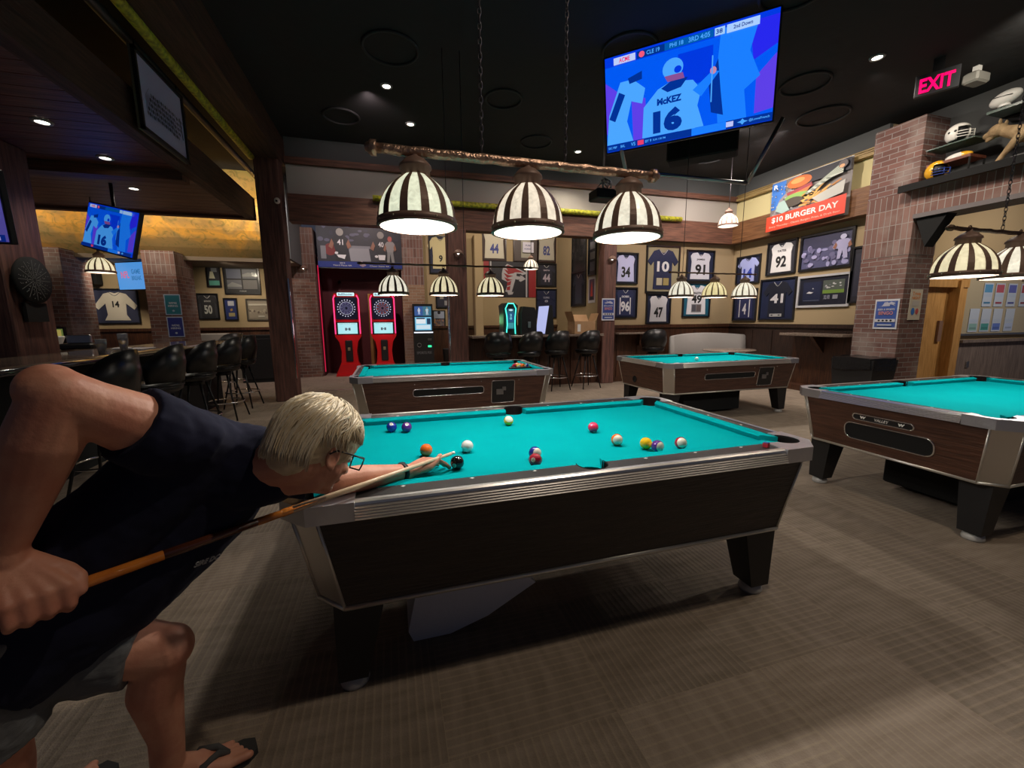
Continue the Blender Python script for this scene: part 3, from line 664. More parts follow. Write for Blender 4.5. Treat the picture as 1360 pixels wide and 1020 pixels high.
    for sy in (-1, 1):
        f = MB()
        for i in range(len(prof)-1):
            (d0, z0), (d1, z1) = prof[i], prof[i+1]; q4 = [(-.90, sy*d0, z0), (.90, sy*d0, z0), (.90, sy*d1, z1), (-.90, sy*d1, z1)]
            f.add(q4 if sy > 0 else q4[::-1], [(0, 1, 2, 3)])
        f.build('side_trim', M['trimal'], t)
    for sx in (-1, 1):
        f = MB()
        for i in range(len(prof)-1):
            (d0, z0), (d1, z1) = prof[i], prof[i+1]; d0 += L_-W_; d1 += L_-W_; q4 = [(sx*d0, -.43, z0), (sx*d0, .43, z0), (sx*d1, .43, z1), (sx*d1, -.43, z1)]
            f.add(q4[::-1] if sx > 0 else q4, [(0, 1, 2, 3)])
        f.build('end_trim', M['trimal'], t)
    # cabinet
    zt, zb = ZT-.055, .385; lt, wt, ct = L_-.02, W_-.02, .10; lb, wbm, cbb = 1.055, .60, .095
    A, B = octo(lb, wbm, cbb), octo(lt, wt, ct)
    c = MB().frust([(a, b, zb) for a, b in A], [(a, b, zt) for a, b in B], 0)
    c.m[-8:] = [0, 2, 1, 2, 0, 2, 1, 2]; c.build('cabinet', [M['shadedwal'] if dark else M['walnut'], M['shadedwal'] if dark else M['walnutY'], M['alum']], t)
    def lerp(k, f): return (A[k][0]*(1-f)+B[k][0]*f, A[k][1]*(1-f)+B[k][1]*f, zb*(1-f)+zt*f)
    tr = MB()
    for k in range(8): tr.tube([lerp(k, 0), lerp(k, 1)], .006, 6)
    for k in range(8): 
        p, r = lerp(k, .012), lerp((k+1) % 8, .012); tr.tube([p, r], .010, 6)
    tr.build('metal_edging', M['edgeal'], t)
    def face_pt(u, z, side):
        f = (z-zb)/(zt-zb); return (u, -(wbm*(1-f)+wt*f), z) if side == 'f' else (-(lb*(1-f)+lt*f), -u, z)
    def panel(u0, u1, z0, z1, side, off, rnd):
        pts = []
        for cx, cz, a0 in ((u0+rnd, z0+rnd, 180), (u1-rnd, z0+rnd, 270), (u1-rnd, z1-rnd, 0), (u0+rnd, z1-rnd, 90)):
            for i in range(5): a = radians(a0+22.5*i); pts.append((cx+rnd*cos(a), cz+rnd*sin(a)))
        out = []
        for u, z in pts:
            p = Vector(face_pt(u, z, side)); out.append(p+Vector((0, -off, 0) if side == 'f' else (-off, 0, 0)))
        return out
    def window(name, u0, u1, z0, z1, side, rnd, m, frame=True):
        o = MB(); a = panel(u0, u1, z0, z1, side, -.02, rnd); b_ = panel(u0, u1, z0, z1, side, .004, rnd); o.frust(a, b_); w_ = o.build(name, m, t)
        if frame: MB().tube(b_+[b_[0], b_[1]], .0055, 6).build('chrome_surround', M['chrome'], w_)
        return w_
    if front:
        (a, b_), (c0, c1) = front
        wnd = window('ball_window', a, b_, .565, .645, 'f', .03, M['matte'])
        cd = window('coin_door', c0, c1, .44, .70, 'f', .02, M['black'])
        k = MB(); p = face_pt((c0+c1)/2-.02, .58, 'f'); k.box(p[0]-.06, p[0]+.02, p[1]-.02, p[1]-.002, .54, .60); k.box(p[0]+.01, p[0]+.05, p[1]-.022, p[1]-.002, .585, .625); k.build('coin_slide', M['steel'], cd)
        k = MB()
        for u in (a+.02, b_-.03, c1+.05): p = face_pt(u, .70, 'f'); k.ell((p[0], p[1]-.003, .70), (.008, .006, .008), n=10, m=6)
        k.build('screws', M['chrome'], t)
    if end == 'hole':
        k = MB(); p = face_pt(0, .52, 'e'); k.X = Matrix.Translation((p[0]-.004, 0.15, .50)) @ Matrix.Rotation(-pi/2, 4, 'Y'); k.lathe([(0, .0), (.035, 0), (.045, .006), (.05, 0)], 18); k.X = None; k.build('cue_ball_hole', M['matte'], t)
    if end == 'window':
        w1 = window('ball_return_window', -.25, .30, .475, .60, 'e', .05, M['matte'])
        w2 = window('name_plate', -.19, .19, .630, .675, 'e', .022, M['black'])
        g = MB(); g.X = Matrix.Translation((face_pt(0, .652, 'e')[0]-.006, 0, .652)) @ Matrix.Rotation(radians(-90), 4, 'Z') @ Matrix.Rotation(radians(-9), 4, 'X')
        g.text('VALLEY', 0, 0, .09, .020, -.001); g.text('w', -.12, 0, .04, .02, -.001); g.text('w', .12, 0, .04, .02, -.001); g.X = None
        g.build('plate_lettering', M['white'], w2)
    # legs
    for sx in (-1, 1):
        for sy in (-1, 1):
            tp = [(sx*.825, sy*.56), (sx*1.005, sy*.56), (sx*1.005, sy*.40), (sx*.825, sy*.40)]; bt = [(sx*.905, sy*.545), (sx*1.010, sy*.545), (sx*1.010, sy*.43), (sx*.905, sy*.43)]
            if sx*sy > 0: tp, bt = tp[::-1], bt[::-1]
            l = MB().frust([(a, b, .05) for a, b in bt], [(a, b, .388) for a, b in tp]).build('leg', M['matte'] if False else M['black'], t)
            MB().lathe([(0, .0), (.052, .0), (.055, .012), (.05, .035), (.02, .05), (0, .05)], 20, (sx*.958, sy*.488, 0)).build('leveller_foot', M['nylon'], l)
    if under: MB().rbox(-.55, .45, -.28, .28, .04, .386, .01).build('under_cabinet_box', M['matte'], t)
    return t
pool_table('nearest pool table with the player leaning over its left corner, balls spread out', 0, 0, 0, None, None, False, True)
pool_table('far left pool table with balls racked at its right end', -.06, 3.13, 0, ((-.50, .28), (.37, .64)), None, False)
pool_table('far right pool table with a lone white ball on the cloth', 3.76, 3.15, 0, ((-.52, .32), (.38, .64)), 'hole')
pool_table('pool table at the right edge showing its ball return window', 3.64, -.02, 0, None, 'window')

# ------------------------------------------------------------------ balls
BC = {'yellow': (.85, .52, .02), 'blue': (.01, .03, .30), 'red': (.70, .015, .05), 'purple': (.10, .02, .22), 'orange': (.90, .16, .02), 'crimson': (.38, .01, .03), 'black': (.01, .01, .01), 'pink': (.80, .03, .10), 'green': (0, .2, .08)}
IV = mat('ivory_resin', (.82, .79, .66), .12, coat=.5)
CUEW = mat('cue_ball_resin', (.84, .84, .80), .12, coat=.5)
def ball(label, x, y, col, stripe, num, rot, group=None, z=ZC+.0286, cap=True):
    r = .0286; b = MB(); n, m_ = 28, 20
    vs = [(0, 0, -r)]; fs = []; mi = []
    for i in range(1, m_):
        ph = -pi/2+pi*i/m_
        for k in range(n): t = 2*pi*k/n; vs.append((r*cos(ph)*cos(t), r*cos(ph)*sin(t), r*sin(ph)))
    vs.append((0, 0, r))
    def zone(i): return 1 if (col and (not stripe or 5 < i < 14)) else 0
    for k in range(n): fs.append((0, 1+(k+1) % n, 1+k)); mi.append(zone(0))
    for i in range(m_-2):
        for k in range(n): fs.append((1+i*n+k, 1+i*n+(k+1) % n, 1+(i+1)*n+(k+1) % n, 1+(i+1)*n+k)); mi.append(zone(i+1))
    o_ = 1+(m_-2)*n
    for k in range(n): fs.append((o_+k, o_+(k+1) % n, len(vs)-1)); mi.append(zone(19))
    b.add(vs, fs, True); b.m = mi
    mats = [IV if col else CUEW, mat('ball_'+(col or 'white'), BC.get(col, (.8, .8, .8)), .10, coat=.6), IV, M['black']]
    if num:
        for sg in (1, -1):
            k0 = len(b.v); rr = .0095; pts = []
            for j in range(16): a = 2*pi*j/16; yy, zz = rr*cos(a), rr*sin(a); pts.append((sg*(sqrt(r*r-rr*rr)+.0003), yy*sg, zz))
            b.add([(sg*(r+.0002), 0, 0)]+pts, [(0, 1+j, 1+(j+1) % 16) for j in range(16)], True, 2)
            b.X = Matrix.Rotation(pi/2*sg, 4, 'Z'); b.text(num, 0, 0, .006 if len(num) == 1 else .009, .009, -(r+.0006), .0003, 3, .01); b.X = None
    o = b.build('billiard_ball', mats); o.location = (x, y, z); o.rotation_euler = rot
    return tag(o, label, 'billiard ball', group)
R = radians
G_ = 'balls in play on the nearest table'
ball('dark blue ball beside the purple ball near the far rail', -.78, .32, 'blue', 0, '2', (R(10), R(-50), R(-95)), G_)
ball('purple ball beside the dark blue ball near the far rail', -.70, .29, 'purple', 0, '4', (R(10), R(-50), R(-85)), G_)
ball('bright orange ball just behind the bridge hand', -.63, -.16, 'orange', 0, None, (0, 0, 0), G_)
ball('plain white cue ball in front of the cue tip', -.44, -.16, None, 0, None, (0, 0, 0), G_)
ball('black eight ball right of the bridge hand', -.52, -.37, 'black', 0, '8', (0, R(8), R(-125)), G_)
ball('yellow striped ball close to the far side pocket', -.12, .26, 'yellow', 1, None, (R(20), R(35), R(-60)), G_)
ball('white and blue striped ball behind a crimson ball', -.17, -.35, 'blue', 1, None, (R(80), R(-20), R(20)), G_)
ball('crimson ball touching the near rail', -.20, -.44, 'crimson', 0, '7', (R(0), R(-20), R(-130)), G_)
ball('pinkish red solid ball alone in the middle of the cloth', .28, -.03, 'pink', 0, '3', (R(0), R(60), R(-90)), G_)
ball('striped ball showing its white cap with a thin orange rim', .28, -.28, 'orange', 1, None, (R(75), R(10), R(-20)), G_)
ball('solid yellow ball right behind a striped ball', .38, -.375, 'yellow', 0, None, (0, 0, 0), G_)
ball('blue and white striped ball touching the solid yellow ball', .405, -.43, 'purple', 1, None, (R(85), R(-25), R(10)), G_)
ball('red and white striped ball nearest the right corner pocket', .54, -.42, 'crimson', 1, '15', (R(10), R(70), R(-100)), G_)
ball('white ball alone on the far right pool table', 3.52, 3.02, None, 0, None, (0, 0, 0))
# rack on far table
tr = thing('ball_rack', 'black triangular rack around the balls on the far left table', 'ball rack', (.82, 3.10, ZC))
m = MB(); P3 = [(-.17, -.15), (.17, -.15), (0, .16)]
for i in range(3):
    a, b = P3[i], P3[(i+1) % 3]; m.tube([(a[0], a[1], .012), (b[0], b[1], .012)], .011, 8)
m.build('rack_frame', M['black'], tr)
cols = ['crimson', 'yellow', 'orange', 'blue', 'pink', 'purple', 'green', 'yellow', 'crimson', 'orange']; i = 0
for row in range(4):
    for k in range(4-row):
        ball(('solid ','striped ')[i % 2]+cols[i]+' ball in the '+('near', 'second', 'third', 'far')[row]+' row of the rack, '+('leftmost', 'second from the left', 'third from the left', 'rightmost')[k], .82+(k-(3-row)/2)*.0575, 3.02+row*.0498, cols[i], i % 2, None, (random.uniform(0, 3), random.uniform(0, 3), 0), 'racked balls on the far left table'); i += 1
# chalk
ck = thing('chalk_cube', 'red paper-wrapped chalk cube on the near rail at the right corner', 'chalk', (.85, -.605, ZT+.001), .3)
MB().rbox(-.011, .011, -.011, .011, 0, .02, .001).build('wrapper', mat('red_paper', (.45, .02, .04), .6), ck); MB().rbox(-.0105, .0105, -.0105, .0105, .02, .023, .001).build('chalk_top', mat('chalk_blue', (.05, .1, .3), .9), ck)
# ------------------------------------------------------------------ the player
V = Vector
def lp(a, b, t): return V(a)*(1-t)+V(b)*t
person = thing('person', 'person in navy shirt and grey shorts bending over the nearest table, aiming a cue', 'person', (-1.5, -.85, 0))
PO = V((-1.5, -.85, 0))
cdir = V((.815, .579, 0)).normalized(); ndir = V((.579, -.815, 0)).normalized(); zz = V((0, 0, 1))
HAND, WR, EL, SR = V((-1.469, -1.030, .833)), V((-1.513, -1.012, .935)), V((-1.376, -1.030, 1.245)), V((-1.255, -.868, 1.090))
SL, EL2, WR2 = V((-1.17, -.60, .93)), V((-.953, -.580, .846)), V((-.722, -.452, .808))
NB, CHEST, BELLY, PEL = V((-1.150, -.750, .990)), V((-1.302, -.717, .918)), V((-1.462, -.791, .775)), V((-1.60, -.87, .70))
HR_, HL_, KL, AL, TL = V((-1.67, -.97, .72)), V((-1.63, -.83, .60)), V((-1.385, -.82, .524)), V((-1.444, -.762, .10)), V((-1.275, -.684, .022))
KR, AR = V((-1.665, -.935, .455)), V((-1.765, -.80, .10))
HC = V((-.965, -.800, 1.034)); hf = V((.66, .58, -.52)).normalized(); hl = zz.cross(hf).normalized(); hu = hf.cross(hl).normalized()
HM = Matrix((hf, hl, hu)).transposed()
def H(x, y, z): return HC+HM @ V((x, y, z))
b = MB()
def E_(c, r): b.ell(H(*c), r, HM, 20, 14)
# head
E_((-.012, 0, .018), (.098, .077, .095)); E_((.030, 0, -.040), (.062, .060, .066)); E_((.042, 0, -.088), (.040, .036, .026)); E_((.070, 0, -.100), (.017, .020, .015))
b.caps(H(.088, 0, -.004), .008, H(.108, 0, -.042), .012); E_((.098, -.010, -.048), (.010, .008, .008)); E_((.098, .010, -.048), (.010, .008, .008))
E_((.074, 0, .016), (.020, .056, .012)); E_((.066, -.036, -.038), (.020, .018, .016)); E_((.066, .036, -.038), (.020, .018, .016))
E_((.088, 0, -.070), (.009, .022, .005)); E_((.086, 0, -.079), (.009, .019, .006))
for sg in (-1, 1):
    E_((-.006, sg*.078, -.020), (.019, .007, .031)); b.torus(H(-.008, sg*.083, -.016), .020, .005, 'Y', 16, 6, (.8, 1.35), HM); E_((.0, sg*.080, -.044), (.010, .007, .011))
# neck, torso
b.caps(NB-cdir*.02, .078, H(-.045, 0, -.050), .064); b.caps(H(.005, 0, -.080), .048, NB-zz*.03, .075)
b.chainc([CHEST+V((.02, .02, .03)), CHEST, BELLY, PEL], [.13, .15, .155, .14], 24)
b.caps(SR, .075, SL, .08, 20); b.caps(lp(SR, CHEST, .3), .09, lp(HR_, BELLY, .3), .10); b.caps(lp(SL, CHEST, .3), .09, lp(HL_, BELLY, .3), .10)
# right arm
b.chainc([SR, lp(SR, EL, .45)+zz*.004, lp(SR, EL, .8), EL], [.072, .068, .056, .052]); b.ell(EL+V((-.012, .0, .012)), .050)
b.chainc([EL, lp(EL, WR, .28), lp(EL, WR, .6), WR+zz*.01, WR-zz*.015], [.052, .060, .046, .034, .034])
def hand_right():
    ss = (.042, .014, -.013, -.038)
    for i, s_ in enumerate(ss):
        base = WR-zz*.030+cdir*s_*.45+ndir*.006; K = HAND+cdir*s_+ndir*.030+zz*.020
        b.caps(base, .020, K, .0155)
        f = [K, HAND+cdir*s_+ndir*.036-zz*.016, HAND+cdir*(s_-.002)+ndir*.012-zz*.034, HAND+cdir*(s_-.004)-ndir*.016-zz*.026, HAND+cdir*(s_-.005)-ndir*.024-zz*.008]
        r = [.0145, .0125, .0115, .0105, .009]; 
        if i == 3: r = [x*.88 for x in r]
        b.chainc(f, r, 12)
    b.chainc([WR-zz*.025+cdir*.018-ndir*.005, HAND+cdir*.048-ndir*.004+zz*.040, HAND+cdir*.062+ndir*.016+zz*.026, HAND+cdir*.060+ndir*.034+zz*.004], [.022, .0165, .0140, .0115], 12)
    b.ell((WR-zz*.05).lerp(HAND, .25)+cdir*.0, (.036, .024, .036))
hand_right()
# left arm and bridge hand
b.chainc([SL, lp(SL, EL2, .5), EL2, lp(EL2, WR2, .3), lp(EL2, WR2, .65), WR2], [.070, .056, .046, .048, .038, .030])
cl = V((.815, .579, 0)); pl = V((-.579, .815, 0))   # forward, and across to the little finger side
PB = V((-.655, -.408, .812))
def LP(f, s, z): return PB+cl*f+pl*s+zz*z
for i, (s_, L, zk) in enumerate(((-.020, .078, .012), (.002, .085, .014), (.024, .080, .010), (.044, .064, .004))):
    K = LP(.028-.004*i, s_, zk); b.caps(WR2+cl*.01+pl*s_*.4, .019, K, .0125)
    sp = (-.10, 0.02, .16, .34)[i]; d = (cl+pl*sp).normalized()
    m1, m2, tip = K+d*L*.42+zz*(-.001), K+d*L*.74-zz*.014, K+d*L; m1.z = .815; m2.z = .797; tip.z = .7775
    b.chainc([K, m1, m2, tip], [.0125, .0105, .0095, .0085], 12)
b.chainc([WR2+cl*.012-pl*.014, LP(-.005, -.034, .002), LP(.030, -.036, .016), LP(.055, -.030, .030)], [.020, .0165, .0125, .0105], 12)
b.ell(LP(-.01, .012, -.004), (.034, .034, .020), Matrix((cl, pl, zz)).transposed())
# legs
b.chainc([HL_, lp(HL_, KL, .5), KL], [.105, .085, .062], 20); b.ell(KL+V((.012, 0, .0)), (.060, .058, .062)); b.chainc([KL, lp(KL, AL, .3)+V((-.02, 0, 0)), lp(KL, AL, .7), AL], [.058, .062, .042, .040], 18)
b.chainc([HR_, KR, lp(KR, AR, .3), AR], [.10, .062, .060, .040], 18)
for A_, T_ in ((AL, TL), (AR, AR+V((.09, .17, -.078)))):
    d = (T_-A_); d.z = 0; d.normalize(); q = V((-d.y, d.x, 0)); heel = A_-d*.045; heel.z = .050
    b.caps(A_, .036, heel, .032); mid = A_+d*.075; mid.z = .056; b.caps(A_, .036, mid, .030)
    for k in range(5):
        s_ = (k-2)*.017*(1 if A_ is AL else -1); bl_ = A_+d*(.130-.004*k)+q*s_*1.05; bl_.z = .034; b.caps(mid+q*s_*.6, .026, bl_, .018)
        tp = A_+d*(.190-.009*k)+q*s_*1.15; tp.z = .030; b.caps(bl_, .0135, tp, .0125 if k == 0 else .0095, 10)
for i in range(len(b.v)): b.v[i] = b.v[i]-PO
body = b.build('body', M['skin'], person)
modif(body, 'REMESH', mode='VOXEL', voxel_size=.0042, use_smooth_shade=True); modif(body, 'SMOOTH', iterations=5, factor=.5)
def cloth_part(name, mb, m, vs, disp=0.0, it=4, sc=.12, parent=person):
    for i in range(len(mb.v)): mb.v[i] = mb.v[i]-PO
    o = mb.build(name, m, parent); modif(o, 'REMESH', mode='VOXEL', voxel_size=vs, use_smooth_shade=True)
    if it: modif(o, 'SMOOTH', iterations=it, factor=.5)
    if disp:
        t_ = bpy.data.textures.new(name+'_folds', 'CLOUDS'); t_.noise_scale = sc; t_.noise_depth = 2
        modif(o, 'DISPLACE', texture=t_, strength=disp, mid_level=.5)
    return o
def cyl(mb, pts, rs, n=22): return mb.tube(pts, rs, n)
s = MB()
s.chainc([CHEST+V((.02, .02, .03)), CHEST, BELLY, PEL+V((.05, .03, .01))], [.145, .168, .172, .165], 28)
s.caps(SR, .092, SL, .095, 24); s.caps(lp(SR, CHEST, .25), .105, lp(HR_, BELLY, .35), .125, 24); s.caps(lp(SL, CHEST, .3), .105, lp(HL_, BELLY, .35), .12, 24)
s.caps(NB-cdir*.03, .115, NB+V((.040, -.012, -.010)), .108, 24)
d = (EL-SR).normalized(); cyl(s, [SR-d*.02, SR+d*.04, SR+d*.125], [.094, .090, .083])
d = (EL2-SL).normalized(); cyl(s, [SL, SL+d*.06, SL+d*.15], [.095, .085, .078])
d = (PEL-BELLY).normalized(); cyl(s, [BELLY, PEL, PEL+d*.08], [.17, .168, .172], 28)
shirt = cloth_part('shirt', s, M['navy'], .006, .018, 4, .09)
nx = V((.69, -.53, -.48)).normalized(); ax = V((.030, .053, -.013)); ax = (ax-nx*ax.dot(nx)).normalized(); az_ = ax.cross(-nx).normalized()
tx = MB(); tx.X = Matrix.Translation(V((-1.2529, -.8424, .7753))+nx*.010-PO) @ Matrix((ax, -nx, az_)).transposed().to_4x4()
tx.text('SIRE DC', 0, 0, .066, .017, 0, .002); tx.X = None; tx.build('shirt_lettering', mat('faded_print', (.42, .42, .44), .8), shirt)
h = MB(); 
h.chainc([BELLY+V((-.03, -.02, -.03)), PEL], [.15, .155], 24); cyl(h, [HL_+V((-.04, 0, .02)), lp(HL_, KL, .4), lp(HL_, KL, .80)], [.125, .108, .092]); cyl(h, [HR_+V((.02, 0, .04)), lp(HR_, KR, .5), lp(HR_, KR, .95)], [.13, .115, .105])
shorts = cloth_part('shorts', h, M['shorts'], .006, .014, 3, .05)
# hair
hb_ = MB()
def EH(c, r): hb_.ell(H(*c), r, HM, 24, 16)
EH((-.012, 0, .032), (.114, .090, .100)); EH((-.060, 0, -.006), (.072, .080, .078)); EH((.060, 0, .052), (.048, .066, .050)); EH((-.078, 0, -.052), (.046, .070, .045)); EH((-.035, 0, .012), (.050, .084, .030))
hair = cloth_part('hair', hb_, M['hair'], .005, .010, 3, .02)
st = MB()
for i in range(900):
    u0 = random.uniform(-pi, pi); pts = []; rs = []
    front = cos(u0); e1 = (.22 if front > .5 else -.12 if front > -.05 else -.95)+random.uniform(-.2, .12); e0 = random.uniform(.5, 1.45); k_ = 7; off = random.uniform(1.0, 1.07)
    for k in range(k_):
        t = k/(k_-1); el = e0+(e1-e0)*t; az = u0+.35*sin(t*2.2)*(1 if sin(u0) > 0 else -1)
        bx = -.016+(.0 if cos(az) > 0 else -.004); rx = .119 if cos(az) > 0 else .116
        ce = cos(el) if el > 0 else cos(el*.42); pts.append(H(bx+rx*off*ce*cos(az)+(-.008*t if cos(az) < 0 else 0), .096*off*ce*sin(az), .032+.106*off*sin(el)+.002*sin(t*9+i))-PO); rs.append(.0026*(1-t*.7))
    st.tube(pts, rs, 5, mi=i % 2)
st.build('hair_strands', [M['hair'], M['hair2']], hair)
# glasses, eyes, watch
ey = MB()
for sg in (-1, 1): ey.ell(H(.078, sg*.031, -.008)-PO, .012, n=12, m=8)
ey.build('eyes', mat('eye_white', (.7, .68, .65), .2), person)
g = MB()
for sg in (-1, 1):
    pts = [H(.112+.0*q, sg*(.034+.024*a_), -.012+.018*b__)-PO for a_, b__, q in ((-1, 1, 0), (1, 1, 0), (1.05, 0, 0), (.9, -1, 0), (-.9, -1, 0), (-1.05, 0, 0), (-1, 1, 0), (1, 1, 0))]
    g.tube(pts, .0024, 6); g.tube([H(.110, sg*.060, .004)-PO, H(.05, sg*.084, .004)-PO, H(-.008, sg*.088, .002)-PO, H(-.025, sg*.086, -.012)-PO], .0022, 6)
g.tube([H(.112, -.010, -.004)-PO, H(.116, 0, .0)-PO, H(.112, .010, -.004)-PO], .002, 6)
gl = g.build('glasses', M['black'], person)
ln = MB()
for sg in (-1, 1): ln.add([H(.112, sg*(.034+.024*a_), -.012+.018*b__)-PO for a_, b__ in ((-1, 1), (1, 1), (1, -1), (-1, -1))], [(0, 1, 2, 3)])
ln.build('lenses', GLASS, gl)
wt_ = MB(); d = (WR2-EL2).normalized(); wc = WR2-d*.022
wt_.tube([wc-d*.009-PO, wc+d*.009-PO], [.0345, .034], 24); wt_.ell(wc+V((-.003, .010, .031))-PO, (.015, .015, .006))
wt_.build('wristwatch', M['blackm'], person)
# sandals
for A_, T_ in ((AL, TL), (AR, AR+V((.09, .17, -.078)))):
    d = (T_-A_); d.z = 0; d.normalize(); q = V((-d.y, d.x, 0)); o_ = V((A_.x, A_.y, 0))-PO; pr_ = []
    for f, wd in ((-.085, .018), (-.07, .034), (.02, .034), (.12, .048), (.185, .042), (.215, .022)): pr_.append((f, wd))
    poly = [o_+d*f-q*wd for f, wd in pr_]+[o_+d*f+q*wd for f, wd in reversed(pr_)]
    sm = MB().prism([(p.x, p.y) for p in poly], .0, .020); sd = sm.build('sandal', mat('sandal_foam', (.035, .035, .035), .8), person)
    stp = MB()
    for sg in (-1, 1): stp.tube([o_+d*.045+q*sg*.042+zz*.02, o_+d*.075+q*sg*.034+zz*.072, o_+d*.115+q*sg*.014+zz*.070, o_+d*.150+zz*.030], [.010, .011, .010, .005], 8)
    stp.build('sandal_strap', mat('strap_grey', (.07, .07, .07), .8), sd)
# cue, held in both hands
cue0, cue1 = V((-.531, -.364, .838)), V((-.531, -.364, .838))-cdir*1.45+V((0, 0, -.006))
cue = thing('pool_cue', 'pale and orange wooden pool cue held level over the corner of the table', 'pool cue', cue1)
def cs(name, t0, t1, r0, r1, m, par): 
    return MB().tube([lp(cue0, cue1, t0)-cue1, lp(cue0, cue1, (t0+t1)/2)-cue1, lp(cue0, cue1, t1)-cue1], [r0, (r0+r1)/2, r1], 18).build(name, m, par)
rr = lambda t: .0062+.0088*t
cs('shaft', .012, .45, rr(.012), rr(.45), M['maple'], cue); cs('forearm', .45, .515, rr(.45), rr(.515), M['orangewood'], cue); cs('dark_section', .515, .655, rr(.515), rr(.655), M['darkbutt'], cue); cs('butt_sleeve', .655, .985, rr(.655), rr(.985), M['orangewood'], cue); cs('ferrule', .0, .012, .0062, .0062, M['white'], cue); cs('bumper', .985, 1.0, .015, .014, M['black'], cue)  # butt has a dark red-brown section between two orange ones
sp = MB(); 
for k in range(4):
    a = k*pi/2+.4; r = rr(.46); o1, o2 = lp(cue0, cue1, .40), lp(cue0, cue1, .47); pv = (ndir*cos(a)+zz*sin(a)); w1 = cdir.cross(pv)
    sp.add([o1-cue1+pv*(rr(.40)+.0004), o2-cue1+(pv*.75+w1*.68).normalized()*(r+.0005), o2-cue1+pv*(r+.0012), o2-cue1+(pv*.75-w1*.68).normalized()*(r+.0005)], [(0, 1, 2), (0, 2, 3)])
sp.build('splice_points', M['orangewood'], cue)
# folded dust cover lying under the table
dc = thing('dust_cover', 'stiff grey folded cover lying on the carpet under the nearest table', 'cover', (-.45, -.22, 0))
m = MB(); prof = [(-.28, .0), (-.30, .05), (-.26, .23), (-.02, .24), (.25, .20), (.28, .17), (.05, .05), (-.12, .0)]
m.prismy([(x, z+.004) for x, z in prof], -.14, .22); m.build('folded_sheet', mat('grey_sheet', (.62, .62, .68), .45, bump=(8, .6)), dc)
# ------------------------------------------------------------------ things on the walls
WALLS = {'front': lambda a, z: ((a, 6.15, z), 0), 'right': lambda a, z: ((7.05, a, z), -pi/2), 'back': lambda a, z: ((a, 9.45, z), 0), 'left': lambda a, z: ((a, 9.85, z), 0), 'alcove': lambda a, z: ((3.95, a, z), -pi/2)}
NAV, WHT, BLK = (.014, .020, .060), (.80, .78, .80), (.012, .012, .014)
JER = [(-.13, .5), (-.06, .43), (0, .41), (.06, .43), (.13, .5), (.30, .46), (.5, .20), (.39, .09), (.30, .20), (.285, -.1), (.30, -.5), (-.30, -.5), (-.285, -.1), (-.30, .20), (-.39, .09), (-.5, .20), (-.30, .46)]
NARROW = [(-.16, .5), (-.07, .42), (.07, .42), (.16, .5), (.36, .47), (.46, .36), (.40, .15), (.42, -.2), (.44, -.5), (-.44, -.5), (-.42, -.2), (-.40, .15), (-.46, .36), (-.36, .47)]
LONG = [(-.10, .5), (0, .46), (.10, .5), (.26, .44), (.5, .02), (.42, -.12), (.24, .10), (.22, -.3), (.30, -.5), (-.30, -.5), (-.22, -.3), (-.24, .10), (-.42, -.12), (-.5, .02), (-.26, .44)]
def frame_parts(t, w, h, fw, fm, depth=.035):
    f = MB()
    f.box(-w/2, w/2, -depth, 0, h/2-fw, h/2); f.box(-w/2, w/2, -depth, 0, -h/2, -h/2+fw); f.box(-w/2, -w/2+fw, -depth, 0, -h/2+fw, h/2-fw); f.box(w/2-fw, w/2, -depth, 0, -h/2+fw, h/2-fw)
    f.build('frame', fm, t)
    return t
def pane(t, w, h, y=-.030): MB().add([(-w/2, y, -h/2), (w/2, y, -h/2), (w/2, y, h/2), (-w/2, y, h/2)], [(0, 1, 2, 3)]).build('glass_pane', GLASS, t)
def jersey(label, wall, a, z, w, h, back=NAV, jer=WHT, num='', ncol=BLK, name='', shape=NARROW, fcol=BLK, fw=.03, jw=.78, jh=.84, extra=None, dz=0.0, glass=True, nh=.34, nz=-.12, trim=None):
    loc, rz = WALLS[wall](a, z); t = thing('framed_jersey', label, 'framed jersey', loc, rz)
    frame_parts(t, w, h, fw, mat('frame_%d_%d_%d' % tuple(int(c*255) for c in fcol), fcol, .3))
    MB().box(-w/2+fw, w/2-fw, -.008, -.002, -h/2+fw, h/2-fw).build('backing', cmat(back, 0, .7), t)
    W2, H2 = w*jw, h*jh; m = MB(); m.prismy([(x*W2, zz_*H2+dz) for x, zz_ in shape][::-1] if False else [(x*W2, zz_*H2+dz) for x, zz_ in reversed(shape)], -.020, -.008, 0)
    # collar
    c = (.05, .06, .10) if jer[0] > .3 else (.5, .5, .5)
    m.tube([(-.13*W2, -.021, .49*H2+dz), (-.05*W2, -.022, .40*H2+dz), (0, -.022, .37*H2+dz), (.05*W2, -.022, .40*H2+dz), (.13*W2, -.021, .49*H2+dz)], .006, 6, 1)
    if trim:
        for sg in (-1, 1): m.box(*sorted((sg*.24*W2, sg*.29*W2)), -.0212, -.0195, -.45*H2+dz, .20*H2+dz, 2)
    mats = [mat('jersey_%d_%d_%d' % tuple(int(q*255) for q in jer), jer, .75, bump=(25, .3)), cmat(c)]+([cmat(trim)] if trim else [])
    j = m.build('jersey', mats, t)
    if num:
        x = MB(); x.text(num, 0, nz*h+dz, w*(.15 if shape is LONG else .36 if len(num) > 1 else .16), h*nh, -.0205, .0015, 0, .035)
        if name: x.text(name, 0, .20*h+dz, w*.30, h*.065, -.0205, .0015, 0, .03)
        x.build('lettering', cmat(ncol, 0, .6), j)
    if extra: pic('inset_card', t, w*extra[2], h*extra[3], extra[4], y=-.024, bg=extra[5] if len(extra) > 5 else (.5, .48, .42), cx=extra[0]*w, cz=extra[1]*h)
    if glass: pane(t, w-2*fw, h-2*fw)
    return t
J = jersey
